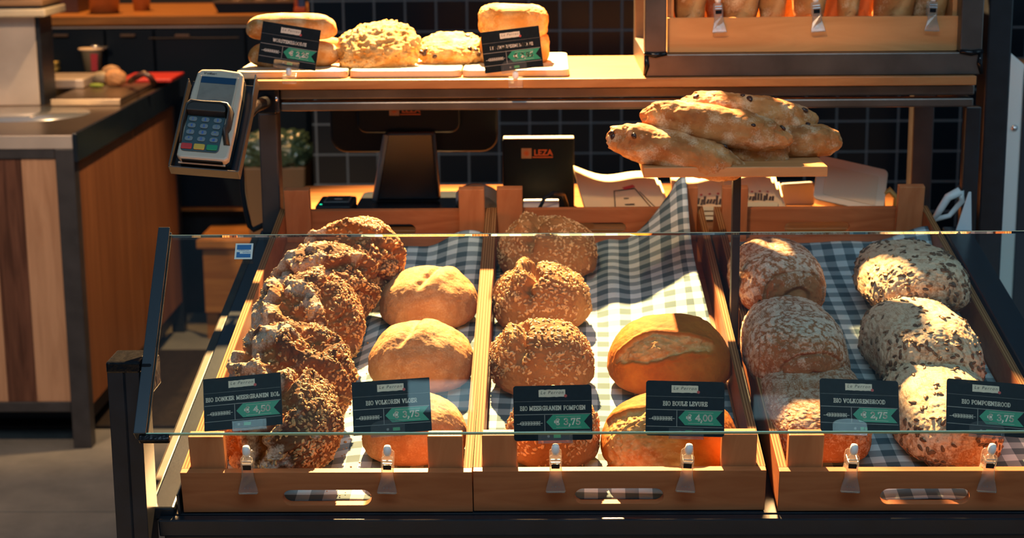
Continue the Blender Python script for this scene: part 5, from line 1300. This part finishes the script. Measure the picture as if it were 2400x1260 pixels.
bs = MB(); prof = [(1.0, 0.0015), (1.0, -0.06), (0.85, -0.115), (0.25, -0.125), (0.0001, -0.126)]
bs.lathe([(r, z) for r, z in prof], 48); bs.v = [(scx + x*srx*0.995, scy + y*sry*0.995, ZC + z) for x, y, z in bs.v]
cr_.part(bs, 'sink_basin', M['chrome'])
cr_.part(MB().box((cx, YF - 0.004, ZC - 0.075), (cx + 0.012, YB, ZC + 0.004)), 'edge_trim', M['rail'], 0.001)
cr_.part(MB().box((cx - 0.052, YF - 0.002, 0), (cx, YF + 0.048, ZC - 0.039)), 'leg', M['darksteel'], 0.002)
cr_.part(MB().box((cx - 0.045, YB - 0.06, 0), (cx, YB - 0.01, ZC - 0.08)), 'leg', M['black'], 0.002)
zt0, zt1 = zat(372, YF, 80), zat(347, YF, 80); zl0, zl1 = zat(965, YF, 80), zat(942, YF, 80)
cr_.part(MB().box((xl_, YF, zt0), (cx - 0.053, YF + 0.03, zt1)), 'frame_rail', M['darksteel'], 0.002)
cr_.part(MB().box((xl_, YF, zl0), (cx - 0.053, YF + 0.03, zl1)), 'frame_rail', M['darksteel'], 0.002)
xa, xb, xc = aty(66, 650, YF).x, aty(5, 760, YF).x, cx - 0.053
cr_.part(MB().box((xa + 0.0008, YF + 0.006, zl1 + 0.0005), (xc - 0.0005, YF + 0.022, zt0 - 0.0005)), 'plank', M['planklight'])
cr_.part(MB().box((xb + 0.0008, YF + 0.006, zl1 + 0.0005), (xa, YF + 0.022, zt0 - 0.0005)), 'plank', M['plankdark'])
cr_.part(MB().box((xl_, YF + 0.006, zl1 + 0.0005), (xb, YF + 0.022, zt0 - 0.0005)), 'plank', M['planklight'])
ym = None
for yy in np.arange(5.0, 6.2, 0.005):
    q = Vector((cx, yy, 0.5)); d = q - CO; 
    if 1200 + F_PX*d.dot(RT)/d.dot(FW) >= 326: ym = yy; break
cr_.part(MB().box((cx - 0.02, YF + 0.049, 0.115), (cx - 0.003, ym - 0.007, ZC - 0.076)), 'side_plank', M['sidewood'], 0.001)
cr_.part(MB().box((cx - 0.02, ym + 0.007, 0.115), (cx - 0.003, YB - 0.061, ZC - 0.076)), 'side_plank', M['sidewood'], 0.001)
cr_.part(MB().box((cx - 0.06, YF + 0.05, 0.05), (cx - 0.025, YB - 0.06, ZC - 0.09)), 'inner_side', M['black'])
cr_.part(MB().box((xl_, YF + 0.25, 0.0), (cx - 0.07, YB - 0.06, 0.115)), 'plinth', M['black'])
# steel panel with ledge
pv = aty(93, 238, 5.46)
spn = Thing('steel_splash_panel', (pv.x - 0.3, 5.5, ZC), 'upright stainless panel with a cream ledge on top, standing on prep counter', 'panel')
zt_ = zat(38, 5.46, 50)
spn.part(MB().box((pv.x - 0.8, 5.46, ZC + 0.001), (pv.x, 5.52, zt_)), 'panel', M['steel'], 0.002)
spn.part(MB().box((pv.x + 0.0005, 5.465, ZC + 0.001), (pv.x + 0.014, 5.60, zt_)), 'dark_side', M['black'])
lz0, lz1 = zat(37, 5.42, 50), zat(8, 5.42, 50); lx = aty(110, 25, 5.42).x
spn.part(MB().box((pv.x - 0.8, 5.40, zt_ + 0.001), (lx, 5.64, zt_ + 0.026)), 'ledge', M['cream'], 0.006, seg=3)
spn.part(MB().box((pv.x - 0.8, 5.408, zt_ + 0.0265), (lx - 0.02, 5.64, zt_ + 0.034)), 'ledge_groove', M['black'])
spn.part(MB().box((pv.x - 0.8, 5.402, zt_ + 0.0345), (lx - 0.008, 5.64, zt_ + 0.052)), 'ledge', plain('brown_edge', (0.30, 0.16, 0.07), 0.5), 0.004)
# steel board on the counter (light on the front edge put into its colour)
tA, tB = atz(118, 234, ZC + 0.02), atz(320, 234, ZC + 0.02)
tq = Thing('steel_work_plate', ((tA.x + tB.x)/2, tA.y + 0.2, ZC), 'raised steel work plate with front edge in a lit tone on the prep counter', 'work plate')
tq.part(MB().box((tA.x, tA.y, ZC + 0.001), (cx - 0.02, YB - 0.03, ZC + 0.022)), 'plate', M['ctop'], 0.002)
tq.part(MB().box((tA.x + 0.002, tA.y - 0.004, ZC + 0.003), (cx - 0.022, tA.y - 0.0005, ZC + 0.021)), 'front_edge', plain('lit_front_edge', (0.62, 0.47, 0.30), 0.35, 0.5), 0.001)
ZP = ZC + 0.0225
gn_ = atz(165, 200, ZP)
gp = MB().box((gn_.x - 0.09, gn_.y - 0.10, ZP + 0.0005), (gn_.x + 0.07, gn_.y + 0.12, ZP + 0.030))
tag(gp.build('steel_pan', M['steel'], None, 0.004), 'shallow steel pan on the work plate beside the stainless panel', 'pan')
rb = atz(358, 186, ZP); 
tag(MB().box((rb.x - 0.09, rb.y - 0.10, ZP + 0.0005), (rb.x + 0.085, rb.y + 0.12, ZP + 0.012)).build('cutting_board', plain('red_plastic', (0.62, 0.035, 0.025), 0.4), None, 0.003), 'bright red plastic cutting board at the far end of prep counter', 'cutting board')
def lump(name, u, v, r, mat, label, cat, z=ZP, group=None, sd_=1, sq=(1, .8, .8)):
    s, p, fa = blob(r*sq[0], r*sq[1], r*sq[2], sd_, 5, (.9, .9, .9), .9, .08, 1.7, .03, 6); p[:, 2] -= p[:, 2].min()
    q = atz(u, v, z); mm = plain(name + '_skin', mat, .6, 0, .3, .25, 40)
    o = bpy.data.objects.new(name, np_mesh(name, p, fa, [mm])); C.objects.link(o); o.location = (q.x, q.y, z + 0.0005); return tag(o, label, cat, group)
lump('bread_roll', 272, 202, .036, (.42, .21, .09), 'round brown bread roll lying left of the red cutting board', 'bread roll', sd_=3)
lump('bread_roll', 262, 190, .034, (.55, .33, .16), 'paler bread roll lying behind the round brown roll', 'bread roll', sd_=4)
lump('onion_half', 238, 196, .026, (.60, .48, .30), 'pale onion piece lying left of the brown bread roll', 'onion', sd_=5)
lump('lettuce_leaf', 226, 205, .020, (.16, .22, .03), 'green lettuce leaf scrap lying below the onion piece', 'lettuce', sd_=6, sq=(1.2, .6, .35))
tg0, tg1 = atz(305, 190, ZP + 0.02), atz(362, 196, ZP + 0.02)
tgm = MB().tube([tg0, atz(320, 180, ZP + 0.045), atz(338, 172, ZP + 0.055), atz(352, 180, ZP + 0.045), tg1], 0.010, 8)
tag(tgm.build('tongs', plain('dark_handle', (.05, .018, .014), .3)), 'dark bent serving tongs lying on the red cutting board', 'tongs')
ypos = atz(218, 167, ZP)
yc = Thing('yogurt_cup', (ypos.x, ypos.y, ZP), 'small dairy cup with peeled foil lid by the back of prep counter', 'cup')
yc.part(MB().lathe([(.028, 0.0006), (.036, .068), (.040, .072), (.040, .076)], 24, mat=Matrix.Translation((ypos.x, ypos.y, ZP))), 'cup', plain('cup_pale_green', (.30, .26, .16), .45))
yc.part(MB().lathe([(.046, .0765), (.048, .080), (.046, .083)], 24, mat=Matrix.Translation((ypos.x, ypos.y, ZP))), 'lid', plain('cup_lid_cream', (.72, .55, .36), .4))
yc.part(MB().prism([(ypos.x + .004, ZP + .004), (ypos.x + .026, ZP + .004), (ypos.x + .030, ZP + .066), (ypos.x + .004, ZP + .066)], ypos.y - .0385, ypos.y - .0365, 'y'), 'red_print', plain('cup_red', (.55, .04, .05), .45))
yc.part(MB().ball((ypos.x + .012, ypos.y, ZP + .088), (.016, .014, .006)).box((ypos.x + .01, ypos.y - .02, ZP + .084), (ypos.x + .058, ypos.y + .015, ZP + .087)), 'foil', M['chrome'])
for k in range(2):
    q = atz(118, 166, ZP); o = MB().cbox((q.x, q.y, ZP + .008 + k*.019), (.062, .05, .015), mat=None).build('yellow_sponge', plain('sponge_yellow', (.58, .40, .10), .7, 0, .2, .1, 50), None, .003)
    tag(o, ('lower', 'upper')[k] + ' of two stacked yellow sponges beside the stainless panel', 'sponge', 'yellow sponges')

# ------------------------------------------------------------------ back counter with dark fridge cabinets
YK = 6.32
kz0, kz1 = zat(58, YK, 400), zat(37, YK, 400)
kx1 = aty(720, 50, YK).x
tag(MB().box((-3.2, YK, kz0), (kx1, 7.02, kz1)).build('wooden_worktop', M['oak'], None, 0.002), 'orange wooden worktop along the rear wall above black cabinets', 'worktop')
kb = Thing('cabinet_unit', (-2.0, 6.6, 0), 'black fridge cabinet row with slim handles under the rear wooden worktop', 'cabinet')
kb.part(MB().box((-3.2, YK + 0.03, 0.40), (kx1 - 0.005, 7.0, kz0 - 0.002)), 'body', M['plasticblack'])
kb.part(MB().box((-3.2, YK + 0.018, zat(66, YK, 400)), (kx1 - 0.005, YK + 0.0295, zat(62, YK, 400))), 'trim_strip', M['steel'])
xs = [aty(u, 90, YK).x for u in (100, 245, 360, 575, 715)]
for k, (a, b) in enumerate(zip(xs[:-1], xs[1:])):
    d = kb.part(MB().box((a + .004, YK + 0.006, 0.42), (b - .004, YK + 0.0295, zat(70, YK, 400))), 'door', M['plasticblack'], .002)
    if k == 3: continue
    um = (143, 300, 428)[k]
    h0, h1 = aty(um - 17, 86, YK), aty(um + 17, 80, YK)
    kb.part(MB().box((h0.x, YK - .010, h0.z), (h1.x, YK + .0055, h1.z)), 'handle', M['ctop'], .001, parent=d)
h0, h1 = aty(348, 90, YK), aty(560, 87, YK)
kb.part(MB().box((h0.x, YK - .004, h0.z), (h1.x, YK + .0055, h1.z)), 'handle_rail', M['ctop'], .001)
kb.part(MB().box((-1.6, YK + .02, zat(496, YK, 510)), (kx1, YK + .0295, zat(486, YK, 510))), 'shelf_strip', M['oak'])
kb.part(MB().box((-3.1, YK + .1, 0), (kx1 - .05, 6.9, .3995)), 'plinth', M['black'])
# low wooden bench before it
bn = Thing('wooden_bench', (-1.0, 6.15, 0), 'low plain wooden bench in front of the black cabinets on the floor', 'bench')
zbn = .36
bn.part(MB().box((-1.22, 6.0, zbn - .03), (kx1 + .12, 6.30, zbn)), 'top_board', M['oak'], .003)
bn.part(MB().box((-1.20, 6.012, .10), (kx1 + .10, 6.03, zbn - .0305)), 'front_panel', M['oak'])
for x in (-1.20, kx1 + .06):
    for y in (6.032, 6.25): bn.part(MB().box((x, y, 0), (x + .04, y + .04, zbn - .0305)), 'leg', M['oak'])
# bin with a bag
b0, b1 = aty(578, 470, 6.08).x, aty(722, 470, 6.08).x
zb_ = zat(388, 6.08, 650)
bi = Thing('waste_bin', ((b0+b1)/2, 6.13, zbn), 'slim brown bin lined with a crumpled green plastic bag behind the shelf leg', 'bin')
bi.part(MB().prism([(b0 + .012, zbn + .001), (b1 - .012, zbn + .001), (b1, zb_), (b0, zb_)], 6.04, 6.22, 'y'), 'bin_body', plain('brown_bin', (.17, .10, .045), .55), .006)
s, p, fa = blob((b1-b0)/2*1.05, .10, .085, 5, 6, (.6, .6, .8), .5, .12, 2.4, .05, 5); p = p*(1 + .05*ridged(s*3, 3))[:, None]; p = finish(p)
mb_ = plain('green_bag', (.045, .085, .05), .15, 0, .8)
bo = bpy.data.objects.new('bin_bag', np_mesh('bin_bag', p, fa, [mb_])); C.objects.link(bo); bo.parent = bi.o; bo.location = (0, 0, zb_ - zbn - .012)
# things on the rear worktop
def pot(u, v0, r, h, mat, label, Y=6.5, flare=1.15):
    q = aty(u, v0, Y); m = MB().lathe([(r, .0005), (r*flare, h), (r*flare*1.03, h + .004), (r*flare*.93, h + .004), (r*flare*.9, h*.5), (.001, h*.45)], 28, mat=Matrix.Translation((q.x, Y, kz1)))
    return tag(m.build('copper_pot', mat), label, 'pot', 'pots on the rear worktop')
M['copper'] = plain('copper_brown', (.42, .17, .055), .35, .3, .5, .2, 9)
pot(245, 28, .052, .12, M['copper'], 'large copper brown pot on the rear worktop near its left end', 6.47)
pot(332, 14, .030, .10, M['copper'], 'small copper brown pot on the rear worktop right of the large one', 6.60)
q0_, q1_ = aty(115, 30, 6.55), aty(190, 5, 6.55)
tag(MB().box((q0_.x, 6.5, kz1 + .0005), (q1_.x, 6.7, kz1 + .09)).build('storage_box', plain('dark_brown_box', (.09, .035, .02), .5), None, .004), 'dark brown box on the rear worktop left of the pots', 'box')
t0, t1 = aty(515, 30, 6.45).x, aty(688, 30, 6.45).x
ty = Thing('black_tray', ((t0+t1)/2, 6.5, kz1), 'black flared tray on the right end of the rear worktop', 'tray')
ty.part(MB().prism([(t0, kz1 + .001), (t1, kz1 + .001), (t1 + .012, kz1 + .036), (t0 - .018, kz1 + .036)], 6.42, 6.64, 'y'), 'body', M['plasticblack'], .003)
ty.part(MB().box((t0 - .022, 6.415, kz1 + .0365), (t1 + .016, 6.645, kz1 + .042)), 'rim', M['ctop'], .002)
for k in range(3):
    x = t0 + .05 + k*.085
    o = MB().lathe([(.028, .0005), (.032, .06), (.029, .06), (.025, .006), (.001, .005)], 20, mat=Matrix.Translation((x, 6.5, kz1 + .043))).build('glass_jar', clear('jar_glass', (.9, .85, .75), 1.5, .05, .15, (.7, .5, .3)))
    tag(o, ('left', 'middle', 'right')[k] + ' of three small jars standing on the black tray', 'jar', 'jars on the black tray')
q = aty(705, 28, 6.42)
pk = Thing('food_packet', (q.x, 6.42, kz1), 'orange and blue packet at the far right end of rear worktop', 'packet')
pk.part(MB().box((q.x - .022, 6.40, kz1 + .001), (q.x + .020, 6.44, kz1 + .020)), 'orange_base', plain('packet_orange', (.62, .13, .03), .5), .002)
pk.part(MB().box((q.x - .006, 6.405, kz1 + .0205), (q.x + .018, 6.435, kz1 + .085)), 'blue_side', plain('packet_blue', (.06, .13, .30), .5), .002)
pk.part(MB().box((q.x - .020, 6.405, kz1 + .0205), (q.x - .007, 6.435, kz1 + .085)), 'orange_side', bpy.data.materials['packet_orange'], .002)
# black cable from the stand leg
c0, c1_, c2, c3 = (aty(u, v, 3.42) for u, v in ((566, 395, ), (578, 500), (594, 538), (645, 512)))
tag(MB().tube([aty(560, 330, 3.42), c0, aty(569, 450, 3.42), c1_, aty(585, 530, 3.42), c2, aty(615, 528, 3.42), c3, aty(690, 500, 3.42)], 0.0055, 8).build('power_cable', M['plasticblack']), 'black power cable hanging beside the left shelf leg', 'cable')
for o in list(S.objects):
    if o.type == 'MESH' and not o.data.materials: print('no material', o.name)
